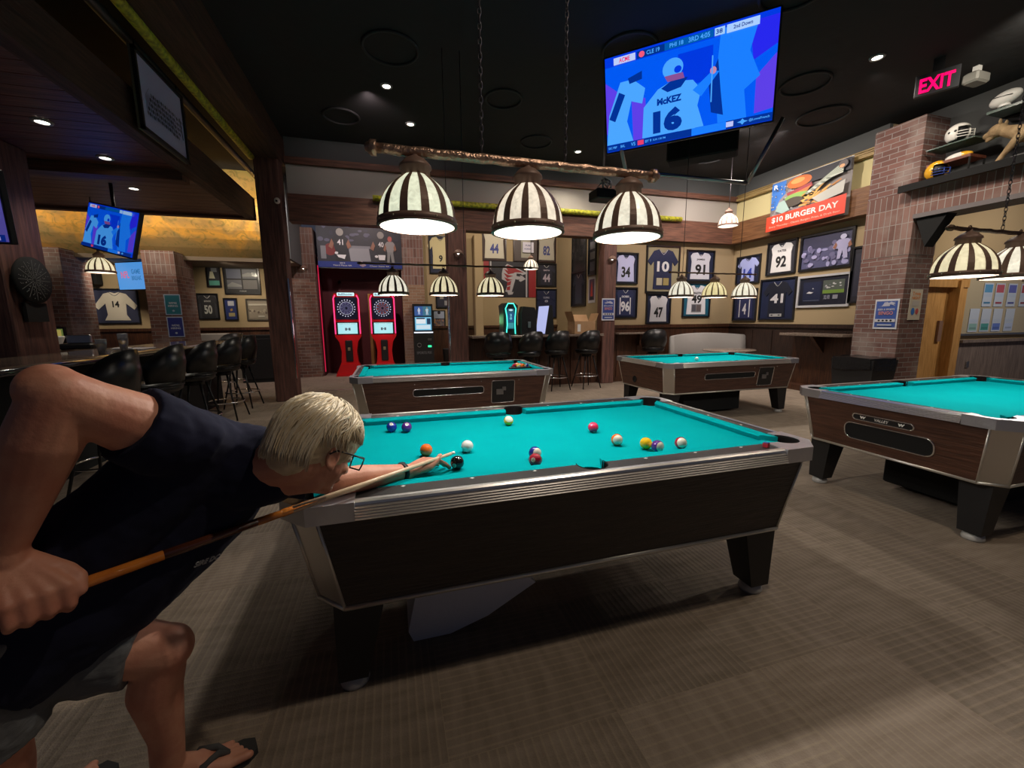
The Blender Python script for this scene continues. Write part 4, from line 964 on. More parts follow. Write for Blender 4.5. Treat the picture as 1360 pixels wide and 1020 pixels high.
J('framed white jersey number 34 beside the post with the flyer', 'front', 4.19, 2.46, .60, .66, jer=(.60, .60, .85), num='34', trim=None)
J('framed navy jersey number 96 below number 34', 'front', 4.20, 1.73, .60, .66, jer=(.022, .030, .10), num='96', ncol=WHT, name='DOBBS', trim=WHT, back=(.012, .018, .06))
J('tall framed jersey number 10 on a cream mat', 'front', 5.12, 2.46, .86, 1.02, back=(.36, .31, .19), jer=(.02, .025, .08), num='10', ncol=WHT, shape=JER, nh=.22, nz=.06, jw=.92, extra=(0, -.26, .40, .17, [('r', (.55, .50, .38), .04, .05, .46, .95), ('r', (.40, .32, .12), .54, .05, .96, .95)], (.02, .02, .05)))
J('framed white jersey number 47 below number 10', 'front', 5.05, 1.60, .64, .68, jer=(.78, .76, .80), num='47')
J('framed white jersey number 91 left of the wall corner', 'front', 6.11, 2.56, .76, .70, jer=(.70, .70, .78), num='91', name='JAMES')
J('framed white and teal jersey number 49 below number 91', 'front', 6.06, 1.80, .76, .78, back=(.01, .12, .20), jer=(.78, .78, .82), num='49', name='SINGLETON', nz=.02, nh=.24, extra=(0, -.24, .36, .24, [('r', (.1, .1, .12), .05, .1, .45, .9), ('r', (.15, .12, .12), .5, .1, .95, .9)], (.3, .3, .32)))
J('framed white jersey number 14 right of the wall corner', 'right', 5.70, 2.45, .66, .62, jer=(.50, .56, .95), num='14', ncol=(.02, .06, .5), shape=JER, jw=.9)
J('framed navy and white jersey number 4 below number 14', 'right', 5.72, 1.67, .66, .72, jer=(.03, .035, .12), num='4', ncol=WHT, trim=WHT)
J('framed white jersey number 92 on the right wall', 'right', 4.88, 2.60, .68, .68, jer=(.78, .77, .76), num='92', name='YATES', back=(.03, .03, .04))
J('framed navy short sleeved jersey number 41 below number 92', 'right', 4.90, 1.76, .84, .86, back=(.012, .02, .07), jer=(.012, .014, .03), num='41', ncol=WHT, shape=JER, nh=.22, nz=.02, jw=.8, extra=(0, -.38, .34, .07, [('e', BLK, .2, .5, .1, .2), ('e', BLK, .8, .5, .1, .2)], (.5, .5, .5)))
def photo(label, wall, a, z, w, h, items, bg, fcol=BLK, fw=.03, es=0, name='framed_photo', cat='framed picture', glass=True):
    loc, rz = WALLS[wall](a, z); t = thing(name, label, cat, loc, rz); frame_parts(t, w, h, fw, mat('frame_%d_%d_%d' % tuple(int(c*255) for c in fcol), fcol, .3))
    pic('print', t, w-2*fw, h-2*fw, items, y=-.008, bg=bg, es=es)
    if glass: pane(t, w-2*fw, h-2*fw)
    return t
rd = random.Random(3)
def crowd(n, c1, c2, y0, y1, r=.04, seed=1, x0=.03, x1=.97):
    q = random.Random(seed); out = []
    for i in range(n):
        x, y = q.uniform(x0, x1), q.uniform(y0, y1); c = c1 if q.random() < .5 else c2; out.append(('e', c, x, y, r*q.uniform(.6, 1.5), r*q.uniform(.8, 2.0)))
    return out
def player(x, y, s, jc, pc, hc, num=None, nc=WHT, asp=1.0):
    a = s*asp
    out = [('p', pc, [(x-.12*a, y-.45*s), (x-.10*a, y-.05*s), (x+.10*a, y-.05*s), (x+.14*a, y-.45*s), (x+.04*a, y-.45*s), (x, y-.15*s), (x-.04*a, y-.45*s)]),
           ('p', jc, [(x-.11*a, y-.1*s), (x-.17*a, y+.18*s), (x-.10*a, y+.26*s), (x+.10*a, y+.26*s), (x+.17*a, y+.18*s), (x+.11*a, y-.1*s)]),
           ('p', (.30, .13, .08), [(x-.17*a, y+.18*s), (x-.24*a, y-.02*s), (x-.17*a, y-.08*s), (x-.13*a, y+.06*s)]), ('p', (.30, .13, .08), [(x+.17*a, y+.18*s), (x+.22*a, y), (x+.15*a, y-.07*s), (x+.12*a, y+.06*s)]),
           ('e', hc, x, y+.35*s, .075*a, .095*s)]
    if num: out.append(('t', nc, num, x, y+.1*s, .12*a, .14*s))
    return out
photo('wide framed action photograph of football players under the banner', 'right', 3.97, 2.60, 1.0, .68, [('r', (.05, .05, .10), 0, .6, 1, 1)]+crowd(46, (.40, .38, .62), (.16, .15, .28), .08, .72, .045, 5)+player(.85, .55, .8, (.42, .40, .62), (.45, .43, .65), (.55, .55, .75)), (.10, .10, .20), fw=.045)
photo('silver framed stadium collage on the right wall', 'right', 3.95, 1.87, 1.0, .60, [('r', (.012, .016, .06), .08, .14, .46, .84), ('r', (.25, .27, .35), .10, .17, .44, .18), ('r', (.10, .12, .10), .50, .40, .92, .86), ('r', (.18, .30, .05), .50, .40, .92, .52)]+crowd(12, (.6, .6, .6), (.2, .2, .25), .56, .76, .02, 9, .54, .88)+[('e', WHT, .30, .6, .012, .02), ('p', WHT, [(.16, .44), (.22, .50), (.32, .46), (.26, .42)]), ('t', (.4, .4, .5), 'XLVIII', .60, .27, .12, .14), ('r', (.3, .3, .35), .72, .2, .82, .34)], (.014, .015, .03), fcol=(.50, .50, .52), fw=.04)
photo('black framed picture half hidden behind the brick pillar', 'right', 3.30, 2.10, .36, .96, [('r', (.03, .03, .05), .1, .1, .9, .9)], (.02, .02, .03))
# alcove back wall
J('framed cream jersey half hidden by the timber post', 'back', .62, 3.10, .62, .98, jer=(.62, .54, .30), num='9', shape=JER, back=(.02, .025, .06), jw=1.15, dz=.05, nh=.18, nz=-.15)
photo('small dark framed card behind the lamps left of the post', 'back', .68, 1.95, .46, .48, [('r', (.35, .33, .28), .2, .5, .45, .9), ('r', (.3, .3, .3), .5, .1, .8, .4)], (.03, .03, .05))
photo('small framed crowd photograph above the low wainscot', 'back', .52, 1.41, .34, .48, crowd(40, (.5, .25, .12), (.20, .16, .22), .05, .5, .05, 4)+[('r', (.35, .4, .5), 0, .55, 1, 1), ('e', BLK, .5, .92, .15, .1)], (.3, .25, .25))
J('framed pale jersey number 44 above the emblem flag', 'back', 2.09, 3.42, .68, .86, jer=(.58, .54, .44), num='44', ncol=(.04, .05, .25), back=(.06, .035, .03), fcol=(.03, .015, .012), jw=.92, nh=.3)
photo('brown framed jersey display with a paper sign stuck on it', 'back', 3.0, 3.42, .74, .86, [('p', (.34, .32, .26), [(.30, .1), (.30, .8), (.70, .8), (.72, .1)])], (.07, .05, .045), fcol=(.03, .015, .012))
J('framed pale jersey number 82 left of the alcove corner', 'back', 3.62, 3.42, .58, .86, jer=(.40, .37, .30), num='82', ncol=(.04, .05, .18), back=(.05, .035, .03), fcol=(.03, .015, .012), jw=.92, nh=.3)
J('framed navy jersey number 44 right of the emblem flag', 'back', 3.62, 2.64, .62, .66, jer=(.02, .02, .035), num='44', ncol=(.45, .38, .45), name='SMITH', shape=JER, jw=.95, back=(.010, .010, .014))
J('framed plain navy shirt below the navy number 44', 'back', 3.62, 1.84, .64, .84, jer=(.012, .016, .055), num='8', ncol=(.35, .35, .45), shape=JER, jw=.95, nh=.08, nz=.08, back=(.014, .018, .06), name='COLONIALS')
sg_ = thing('paper_sign', 'small white paper sign stuck over the brown framed display', 'paper sign', (3.06, 9.40, 3.38)); pic('sheet', sg_, .32, .28, [('t', (.03, .04, .2), 'PUSH', .5, .68, .5, .16), ('t', (.03, .04, .2), 'AGAINST..', .5, .35, .75, .14)], bg=(.62, .60, .70))
# emblem flag
fl = thing('team_flag', 'black flag with red side bands and a red and white bird emblem', 'flag', (2.54, 9.44, 2.50))
red, bk, wh = (.28, .018, .022), (.018, .017, .024), (.42, .40, .42)
bird = [('r', red, .0, 0, .10, 1), ('r', wh, .12, 0, .145, 1), ('r', wh, .80, 0, .83, 1), ('r', red, .86, 0, 1, 1),
        ('p', wh, [(.36, .80), (.44, .93), (.66, .80), (.84, .68), (.72, .62), (.80, .52), (.70, .44), (.60, .52), (.52, .12), (.40, .16), (.46, .42), (.34, .50), (.34, .66)]),
        ('p', red, [(.41, .84), (.46, .90), (.66, .77), (.76, .70), (.60, .70), (.50, .66)]), ('p', red, [(.38, .78), (.50, .72), (.58, .68), (.46, .64)]), ('p', red, [(.37, .68), (.47, .62), (.56, .60), (.44, .54)]),
        ('p', red, [(.38, .56), (.50, .50), (.55, .50), (.44, .44)]), ('p', red, [(.44, .42), (.52, .46), (.50, .34), (.43, .32)]), ('p', red, [(.43, .28), (.50, .32), (.49, .20), (.43, .20)]),
        ('p', bk, [(.62, .60), (.70, .58), (.68, .62), (.76, .60), (.70, .66), (.62, .67)]), ('p', bk, [(.60, .50), (.68, .50), (.64, .42)]), ('p', wh, [(.44, .14), (.56, .15), (.54, .08), (.46, .07)])]
pic('printed_flag', fl, 1.52, .98, bird, bg=bk)
# side wall of the alcove
photo('large dark framed print high on the side wall of the alcove', 'alcove', 7.95, 3.04, .84, .90, crowd(30, (.12, .11, .12), (.05, .05, .06), .1, .9, .06, 6), (.07, .07, .08))
photo('narrow framed sheet of clippings next to the post', 'alcove', 7.22, 2.86, .40, .90, [('r', (.4, .4, .46), .15, .7, .85, .9), ('r', (.4, .4, .46), .15, .42, .85, .62), ('r', (.2, .2, .3), .15, .1, .85, .35)], (.05, .05, .08))
J('framed dark shirt low on the side wall of the alcove', 'alcove', 7.95, 2.15, .86, .88, jer=(.05, .06, .10), back=(.02, .02, .035), shape=JER)
po = thing('poster', 'white bordered poster with a red bottle shape on the alcove side wall', 'poster', (3.94, 7.22, 2.08), -pi/2)
pic('sheet', po, .36, .62, [('r', (.10, .05, .10), .12, .1, .88, .9), ('p', (.5, .05, .03), [(.35, .2), (.4, .6), (.5, .85), (.6, .6), (.65, .2)]), ('r', (.02, .02, .03), .25, .12, .75, .25)], bg=(.55, .52, .55))
po = thing('flyer', 'blue and white events flyer taped to the counter post', 'flyer', (3.68, 5.935, 1.58)); fl_b = (.03, .06, .28)
def flyer_items(seed, c=fl_b):
    q = random.Random(seed); out = [('r', c, .06, .06, .94, .94)]
    for i in range(8): out.append(('p', (.5, .5, .6), [(q.uniform(.1, .9), q.uniform(.74, .92)) for _ in range(3)]))
    out += [('t', (.6, .6, .65), 'BEER & SPORTS', .5, .66, .7, .06), ('t', (.6, .25, .25), 'BINGO', .5, .54, .6, .12), ('r', (.6, .6, .65), .08, .24, .92, .34), ('e', BLK, .25, .29, .05, .03), ('e', BLK, .42, .29, .05, .03), ('e', BLK, .58, .29, .05, .03), ('e', BLK, .75, .29, .05, .03), ('r', (.55, .6, .7), .2, .12, .8, .16)]
    return out
pic('sheet', po, .30, .46, flyer_items(1), bg=(.6, .6, .66))
po = thing('flyer', 'blue bingo flyer taped to the face of the right brick pillar', 'flyer', (6.69, 2.64, 1.42), -pi/2); pic('sheet', po, .33, .46, flyer_items(2, (.05, .10, .36)), bg=(.62, .62, .66))
po = thing('flyer', 'orange and white flyer round the corner of the right brick pillar', 'flyer', (6.98, 2.44, 1.56), 0); pic('sheet', po, .26, .46, [('t', (.75, .25, .05), 'Trivia', .5, .86, .7, .12), ('t', (.75, .25, .05), 'NIGHT', .5, .72, .7, .10), ('r', (.6, .55, .5), .2, .45, .8, .62), ('e', (.05, .2, .6), .33, .28, .15, .12), ('e', (.6, .1, .1), .68, .28, .13, .10)], bg=(.68, .60, .48))
# banner on the right wall
bn = thing('banner', 'vinyl burger banner with a red strip reading $10 BURGER DAY hung over the beam', 'banner', (6.80, 4.24, 3.57), -pi/2)
B_ = [('r', (.05, .20, .62), 0, .45, .20, .99), ('p', (.30, .27, .28), [(0, .2), (.12, .62), (.30, .86), (.55, .62), (.3, .2)])]
q = random.Random(2)
for i in range(70): x, y = q.uniform(.02, .38), q.uniform(.30, .9); B_.append(('e', (.5, .47, .45) if i % 2 else (.10, .09, .10), x, y, .008, .012))
B_ += [('r', (.02, .02, .03), .42, .78, 1, .99), ('e', (.60, .15, .03), .40, .86, .16, .11), ('e', (.85, .35, .10), .38, .89, .09, .05), ('p', (.35, .05, .06), [(.24, .70), (.56, .78), (.58, .70), (.28, .60)]), ('p', (.75, .18, .05), [(.27, .64), (.56, .72), (.52, .64), (.28, .58)]), ('e', (.24, .42, .10), .38, .60, .16, .06), ('e', (.07, .055, .04), .34, .50, .13, .09), ('p', (.36, .50, .46), [(.10, .40), (.14, .56), (.22, .58), (.30, .36), (.2, .32)])]
for i in range(46): x, y = q.uniform(.42, .86), q.uniform(.38, .60); a = q.uniform(-.6, .9); B_.append(('p', (.78, .42, .10) if i % 3 else (.55, .22, .04), [(x, y), (x+.10*cos(a), y+.16*sin(a)), (x+.10*cos(a)+.012, y+.16*sin(a)-.02), (x+.012, y-.02)]))
for i in range(10): B_.append(('p', (.55, .60, .50) if i % 2 else (.25, .28, .22), [(.50+i*.03, .58+i*.02), (.93, .95-i*.02), (.94, .93-i*.02), (.54+i*.03, .55+i*.02)]))
B_ += [('e', (.12, .10, .10), .93, .90, .05, .07), ('e', (.75, .40, .2), .92, .87, .03, .03), ('p', (.5, .5, .45), [(.60, .45), (.97, .62), (.96, .40), (.7, .33)]), ('p', (.78, .06, .025), [(0, 0), (0, .30), (1, .36), (1, .02)]), ('t', (.80, .78, .74), '$10 BURGER DAY', .50, .205, .84, .125, .022), ('t', (.85, .45, .35), 'Every Thursday - Classic Burger, Fries, & Draft Beer', .50, .075, .90, .045, .01), ('t', (.85, .85, .9), 'R', .11, .88, .06, .09)]
pic('printed_vinyl', bn, 1.55, .93, B_, bg=(.20, .18, .17))
MB().tube([(-.77, .0, .47), (.77, .0, .47)], .008, 8).build('top_cord', M['white'], bn)
# large players banner above the dart machines
pb = thing('players_banner', 'wide dark photo banner of two players in black above the dart machines', 'banner', (-1.38, 9.28, 3.20))
bg_ = (.025, .025, .035); PI_ = [('p', (.30, .30, .33), [(.38, .16), (.36, .50), (.60, .50), (.62, .16)]), ('r', (.22, .22, .25), .36, .46, .62, .52), ('e', (.20, .02, .02), .15, .42, .07, .14), ('r', (.20, .20, .22), .04, .2, .10, .5)]+crowd(26, (.10, .10, .16), (.03, .03, .05), .6, .98, .03, 8)
PI_ += player(.27, .50, .92, (.02, .02, .025), (.02, .02, .025), (.35, .33, .30), '41', WHT, .62)+[('p', WHT, [(.22, .30), (.33, .30), (.31, .20), (.24, .24)]), ('e', WHT, .22, .34, .02, .03)]
PI_ += player(.75, .48, .88, (.02, .02, .025), (.02, .02, .025), (.30, .28, .26), '40', WHT, .62)+[('p', WHT, [(.71, .32), (.80, .32), (.79, .20), (.72, .20)]), ('e', WHT, .69, .28, .02, .03)]+player(.86, .46, .7, (.30, .28, .28), (.25, .25, .25), (.5, .12, .1), None, WHT, .5)
PI_ += [('r', (.012, .03, .22), 0, 0, 1, .14), ('t', (.5, .5, .5), '2013', .28, .105, .06, .035), ('t', (.5, .5, .5), 'Third Place 4A', .28, .05, .22, .035), ('t', (.5, .5, .5), '2018', .76, .105, .06, .035), ('t', (.5, .5, .5), 'Cheer State 4A', .72, .05, .24, .035), ('p', (.35, .25, .3), [(.48, .06), (.51, .17), (.56, .06), (.52, .02)])]
pic('printed_vinyl', pb, 1.98, 1.02, PI_, bg=bg_); MB().box(-.99, .99, -.012, .01, -.53, -.51).build('bottom_rail', M['alum'], pb)
# left back wall
photo('framed football team shirt, tall and blue, beside the far left brick pier', 'left', -7.50, 2.25, .42, .74, crowd(14, (.30, .34, .70), (.14, .16, .45), .1, .8, .12, 12), (.06, .07, .30))
photo('framed stadium photograph below the tall blue shirt', 'left', -7.52, 1.62, .50, .48, [('r', (.30, .29, .27), 0, .4, 1, .95), ('r', (.06, .17, .12), 0, 0, 1, .38), ('p', (.4, .4, .4), [(.1, .05), (.5, .36), (.56, .36), (.2, .05)]), ('r', (.12, .11, .11), 0, .42, 1, .6)], (.3, .3, .3))
t14 = jersey('framed long sleeved white hockey style jersey number 14 behind the bar', 'left', -6.80, 1.76, .88, .80, back=(.025, .03, .07), jer=(.60, .55, .46), num='14', ncol=BLK, shape=LONG, jw=.92, jh=.80, nh=.18, nz=.06)
photo('blue matted frame half hidden behind the brick pier with flyers', 'left', -5.95, 1.72, .42, .74, [('r', (.7, .68, .6), .25, .15, .8, .8), ('r', (.08, .06, .08), .32, .2, .75, .75)], (.03, .07, .22))
J('framed black jersey number 50 right of the brick pier with flyers', 'left', -4.98, 1.76, .46, .62, jer=(.03, .03, .035), num='50', ncol=(.5, .5, .48), name='BENTON STATE', back=(.05, .05, .06), jw=1.05, shape=JER)
photo('small dark framed pennant card above the number 50 jersey', 'left', -4.79, 2.48, .30, .54, [('r', (.25, .27, .30), .3, .7, .8, .9), ('r', (.10, .35, .28), .05, .05, .95, .28), ('p', (.62, .6, .45), [(.08, .38), (.2, .72), (.45, .72), (.6, .38)])], (.03, .03, .04))
photo('wide black framed set of four stadium photographs', 'left', -4.20, 2.40, .78, .70, [('r', (.10, .11, .16), .05, .55, .48, .90), ('r', (.12, .12, .14), .52, .55, .95, .90), ('r', (.11, .11, .13), .05, .16, .48, .50), ('r', (.12, .11, .11), .52, .16, .95, .50), ('p', (.22, .22, .22), [(.05, .3), (.2, .42), (.48, .3), (.48, .24), (.05, .24)]), ('p', (.22, .22, .22), [(.52, .7), (.7, .78), (.95, .72), (.95, .64), (.52, .62)]), ('t', (.3, .3, .3), 'STADIUM', .5, .08, .2, .05)], BLK)
photo('small blue framed card beside the number 50 jersey', 'left', -4.50, 1.69, .30, .54, [('r', (.5, .5, .55), .25, .68, .8, .92), ('p', (.45, .25, .05), [(.4, .5), (.6, .55), (.65, .45), (.45, .4)]), ('r', (.38, .32, .15), .25, .14, .8, .32)], (.02, .035, .16))
photo('sepia framed team photograph beside the dark timber post', 'left', -3.86, 1.68, .62, .54, [('r', (.26, .22, .17), .05, .08, .95, .9)]+crowd(26, (.12, .09, .07), (.36, .31, .24), .34, .5, .035, 3)+[('r', (.5, .46, .38), .05, .72, .95, .8), ('r', (.45, .42, .36), .4, .12, .65, .2)], (.20, .17, .13), fcol=(.06, .05, .04))
wb_ = thing('wall_bracket', 'dark wooden corbel bracket on the wall above the number 14 jersey', 'bracket', (-7.12, 9.80, 2.46))
m = MB(); m.box(-.20, .20, -.25, 0, .05, .24); m.build('bracket_block', mat('olive_block', (.12, .10, .07), .7), wb_)
m = MB()
for x in (-.14, .14): m.prismy([(x-.02, .05), (x-.02, -.22), (x+.03, -.22), (x+.05, -.05), (x+.05, .05)] if x < 0 else [(x-.05, .05), (x-.05, -.05), (x-.03, -.22), (x+.02, -.22), (x+.02, .05)], -.22, 0)
m.build('curved_braces', M['matte'], wb_)
for (lab, z, c1) in (('teal hiring flyer on the brick pier, above the blue one', 1.74, (.02, .16, .20)), ('blue game flyer on the brick pier, below the teal one', 1.29, (.02, .03, .20))):
    po = thing('flyer', lab, 'flyer', (-4.99, 8.14, z))
    pic('sheet', po, .28, .41, [('r', c1, .05, .04, .95, .96), ('t', (.5, .55, .6), "WE'RE", .5, .58, .5, .10), ('t', (.5, .55, .6), 'HIRING', .5, .44, .6, .10), ('e', (.3, .4, .5), .5, .2, .08, .05)] if 'teal' in lab else flyer_items(5, c1), bg=(.4, .48, .62))
# flyers on the hallway board
bd = thing('notice_board', 'glossy cream notice board on the hallway wall', 'notice board', (10.45, 3.22, 1.60))
m = MB(); m.box(-.85, 1.25, -.02, 0, -.55, .80); m.build('panel', mat('glossy_cream', (.46, .40, .28), .12, coat=.5), bd); MB().box(-.87, 1.27, -.03, 0, -.59, -.55).build('bottom_rail', M['alum'], bd)
k = 0
for row, z, xs in ((0, 1.78, (10.25, 10.60, 10.98, 11.38)), (1, 1.30, (9.95, 10.30, 10.65, 11.03))):
    for x in xs:
        cs_ = [(.10, .30, .55), (.45, .10, .14), (.12, .14, .45), (.35, .08, .10), (.25, .45, .45), (.08, .32, .32), (.12, .20, .60), (.45, .55, .80)][k]
        words = ['pale sky blue flyer, first in the upper row of the notice board', 'red and blue flyer, second in the upper row of the notice board', 'navy speckled flyer, third in the upper row of the notice board', 'dark red flyer, last in the upper row at the photo edge', 'pale green flyer, first in the lower row of the notice board', 'teal footed flyer, second in the lower row of the notice board', 'blue footed flyer, third in the lower row of the notice board', 'pale blue flyer, last in the lower row of the notice board'][k]
        po = thing('flyer', words, 'flyer', (x, 3.19, z), 0, None); pic('sheet', po, .27, .44, [('r', cs_, .08, .60 if k < 4 else .06, .92, .94 if k < 4 else .36), ('r', (.45, .55, .72), .1, .42, .9, .54), ('r', tuple(c*.7 for c in cs_), .15, .12, .85, .2)], bg=(.50, .58, .72), rough=.2); k += 1
ol = thing('wall_outlet', 'small grey outlet low on the hallway wainscot', 'outlet', (9.95, 3.19, .45)); MB().rbox(-.04, .04, -.02, 0, -.06, .06, .004).build('cover_plate', M['steel'], ol)

# ------------------------------------------------------------------ televisions
def tv(label, loc, yaw, tilt, roll, w, h, items, es, bg, pole=None, thick=.05):
    t = thing('television', label, 'television', loc); t.rotation_mode = 'XYZ'
    t.rotation_euler = (Matrix.Rotation(yaw, 4, 'Z') @ Matrix.Rotation(tilt, 4, 'X') @ Matrix.Rotation(roll, 4, 'Y')).to_euler()
    b = .018; m = MB().rbox(-w/2-b, w/2+b, .0, thick, -h/2-b, h/2+b, .006); m.build('casing', M['black'], t)
    pic('screen', t, w, h, items, y=-.002, es=es, bg=bg)
    MB().rbox(-.25, .25, thick, thick+.05, -.2, .2, .01).build('wall_mount', M['blackm'], t)
    if pole:
        m = MB(); inv = t.rotation_euler.to_matrix().inverted(); a_ = V((0, thick+.03, 0)); m.tube([a_, a_+inv @ V((0, 0, pole-loc[2]))], .022, 8); m.build('drop_pole', M['blackm'], t)
    return t
sky, pale, mid, deep, purp, dk = (.0, .13, 1.0), (.07, .38, 1.0), (.01, .21, 1.0), (.0, .04, .75), (.11, .05, .80), (.0, .03, .30)
GAME = [('r', (.0, .10, .9), 0, .08, 1, .9), ('p', purp, [(0, .2), (0, .75), (.10, .6), (.14, .2)]), ('p', purp, [(.18, .08), (.17, .55), (.26, .5), (.27, .08)]), ('r', deep, .46, .52, .66, .84), ('p', (.02, .02, .85), [(.88, .6), (1, .7), (1, .95), (.85, .95)]), ('p', purp, [(.90, .10), (.90, .45), (1, .62), (1, .12)]),
        ('p', mid, [(.70, .08), (.68, .50), (.70, .96), (.90, .96), (.86, .70), (.92, .45), (.84, .35), (.86, .08)]), ('p', dk, [(.66, .20), (.64, .50), (.69, .70), (.71, .40), (.73, .15)]),
        ('p', pale, [(.0, .08), (.02, .40), (.10, .72), (.18, .72), (.26, .60), (.24, .45), (.17, .50), (.14, .30), (.18, .08)]), ('p', dk, [(.02, .36), (.06, .32), (.13, .58), (.09, .62)]), ('p', dk, [(.15, .74), (.24, .78), (.24, .70), (.16, .68)]),
        ('p', pale, [(.24, .08), (.25, .40), (.34, .55), (.42, .60), (.55, .56), (.60, .45), (.58, .30), (.62, .08)]), ('p', dk, [(.36, .55), (.44, .62), (.52, .60), (.48, .52), (.40, .50)]), ('e', pale, .43, .72, .062, .10), ('p', (.25, .08, .3), [(.38, .66), (.40, .60), (.50, .60), (.49, .66)]), ('e', deep, .46, .70, .022, .035),
        ('p', mid, [(.55, .46), (.66, .60), (.70, .58), (.60, .38)]), ('e', (.55, .25, .4), .665, .60, .018, .035), ('r', pale, .655, .3, .662, .74), ('e', pale, .52, .08, .05, .05),
        ('t', dk, 'McKEZ', .41, .42, .15, .07, .05), ('t', dk, '16', .40, .22, .18, .24, .07),
        ('p', (.50, .60, .95), [(.06, .905), (.06, .975), (.20, .975), (.20, .905)]), ('t', (.8, .02, .15), 'ACME', .13, .94, .07, .045), ('r', (.0, .03, .25), .21, .905, .38, .975), ('e', (.9, .1, .2), .24, .94, .018, .03), ('t', pale, 'CLE 19', .31, .94, .08, .04),
        ('r', (.0, .10, .42), .38, .905, .66, .975), ('t', pale, 'PHI 18', .45, .94, .08, .04), ('t', pale, '3RD 4:05', .58, .94, .12, .045), ('r', (.35, .60, .95), .665, .905, .72, .975), ('t', dk, '38', .69, .94, .035, .04), ('p', (.40, .62, 1.), [(.73, .90), (.73, .975), (.90, .975), (.90, .90)]), ('t', dk, '2nd Down', .815, .94, .10, .035),
        ('r', dk, 0, 0, .55, .075), ('r', mid, .55, 0, .75, .075), ('r', dk, .75, 0, 1, .075), ('t', pale, 'SEC PBP', .04, .04, .06, .025), ('t', pale, 'BAL', .11, .04, .03, .03), ('t', pale, 'VS', .18, .04, .03, .04), ('r', (.8, .05, .15), .21, .015, .25, .065), ('t', pale, 'BY 9', .28, .04, .04, .03), ('t', pale, 'SUN 1:00 PM', .35, .04, .08, .02), ('r', (.5, .55, .95), .75, .015, .79, .065), ('p', pale, [(.81, .04), (.83, .05), (.84, .07), (.85, .05), (.87, .04), (.85, .03), (.84, .01), (.83, .03)]), ('t', pale, '@LoweFrench', .93, .04, .11, .03)]
bigtv = tv('largest television, tilted down from the ceiling at top right', (2.424, 2.167, 3.84), radians(-42), radians(11), radians(-1.0), 1.69, .95, GAME, 1.0, deep)
SM = [g for g in GAME if g[0] != 't' or g[2] in ('16', 'ACME')]
tv('television showing the same game above the bar', (-4.30, 5.05, 2.62), radians(-34), radians(-7.5), radians(13), 1.04, .585, SM, .62, deep, 3.24)
tv('small television on the back wall left of the brick pier with flyers', (-5.96, 9.02, 2.38), radians(-28), radians(2), 0, 1.0, .5625, [('r', (.10, .40, .95), 0, .05, .72, 1), ('r', (.02, .12, .95), .74, .05, 1, 1), ('t', (.9, .15, .3), 'NFL', .22, .55, .22, .25), ('t', (.02, .2, .5), 'GAME', .52, .66, .24, .18), ('t', (.02, .2, .5), 'BREAK', .52, .42, .26, .16), ('p', (.4, .05, .7), [(.80, .5), (.9, .75), (.97, .6)])], .7, (.10, .40, .95))
tv('television cut off by the left edge of the photo', (-4.17, 2.72, 2.35), radians(-24), radians(4), radians(4), .95, .54, [('r', (.03, .06, .5), 0, .6, 1, 1)]+crowd(26, (.5, .15, .35), (.15, .2, .6), .15, .8, .07, 21)+[('r', (.0, .02, .25), 0, 0, 1, .1), ('r', (.5, .4, .8), .6, .02, .95, .07)], .6, (.10, .08, .4), 3.24)
# mount of the big television
mo_ = thing('television_bracket', 'dark metal arms holding the big television from the ceiling', 'bracket', (2.75, 2.45, CZ))
m = MB(); m.tube([(0, 0, 0), (0, 0, -.45)], .035, 8); m.tube([(0, 0, -.45), (-.2, -.2, -.5)], .03, 8); m.build('ceiling_pole', M['blackm'], mo_)
m = MB(); 
for a, b_ in (((-.9, .35, -.25), (-.72, .20, -1.28)), ((.55, -.75, -.95), (.35, -.55, -1.55)), ((-.72, .20, -1.28), (.35, -.55, -1.55))): m.tube([a, b_], .022, 6)
m.build('angled_struts', M['steel'], mo_)
sb = thing('subwoofer_box', 'black box hung behind and below the big television', 'speaker', (3.55, 3.2, 3.78)); MB().rbox(-.45, .45, -.15, .15, -.2, .2, .02).build('cabinet', M['matte'], sb); sb.rotation_euler[2] = radians(-44); MB().tube([(0, .1, .25), (0, .1, CZ-3.78)], .02, 8).build('hanger', M['blackm'], sb)
pj = thing('projector', 'small black projector with loose cables hung behind the right big lamp', 'projector', (1.92, 3.0, 2.93)); MB().rbox(-.14, .14, -.12, .12, -.06, .06, .012).build('housing', M['black'], pj)
MB().tube([(0, 0, .06), (.02, 0, CZ-2.93)], .012, 8).build('drop_pole', M['steel'], pj)
m = MB(); q = random.Random(5)
for i in range(7): m.tube([(q.uniform(-.12, .12), -.05, .06), (q.uniform(-.1, .1), -.08, .12+q.uniform(0, .06)), (q.uniform(-.05, .12), -.02, .16), (.02, 0, .22)], .005, 5)
m.build('cables', M['steel'], pj)
ex = thing('exit_sign', 'black exit sign with glowing pinkish red letters under the ceiling', 'exit sign', (5.62, 1.75, 4.13), radians(-62)); MB().rbox(-.19, .19, 0, .05, -.11, .13, .005).build('housing', mat('sign_grey', (.03, .03, .035), .5), ex)
x = MB(); x.text('EXIT', 0, 0, .30, .16, -.003, .003, 0, .03); x.build('letters', mat('exit_red', (.1, 0, .01), .4, emit=(1.0, .0, .12), es=1.5), ex); MB().box(-.05, .05, 0, .05, .13, CZ-4.13).build('canopy_mount', M['black'], ex)
eg = thing('emergency_light', 'pale twin emergency light next to the exit sign', 'emergency light', (6.3, 1.75, 4.2)); MB().rbox(-.12, .12, -.08, .08, 0, .12, .02).build('case', mat('dull_white', (.30, .29, .26), .5), eg); MB().box(-.03, .03, -.03, .03, .12, .2).build('mount', M['white'], eg)
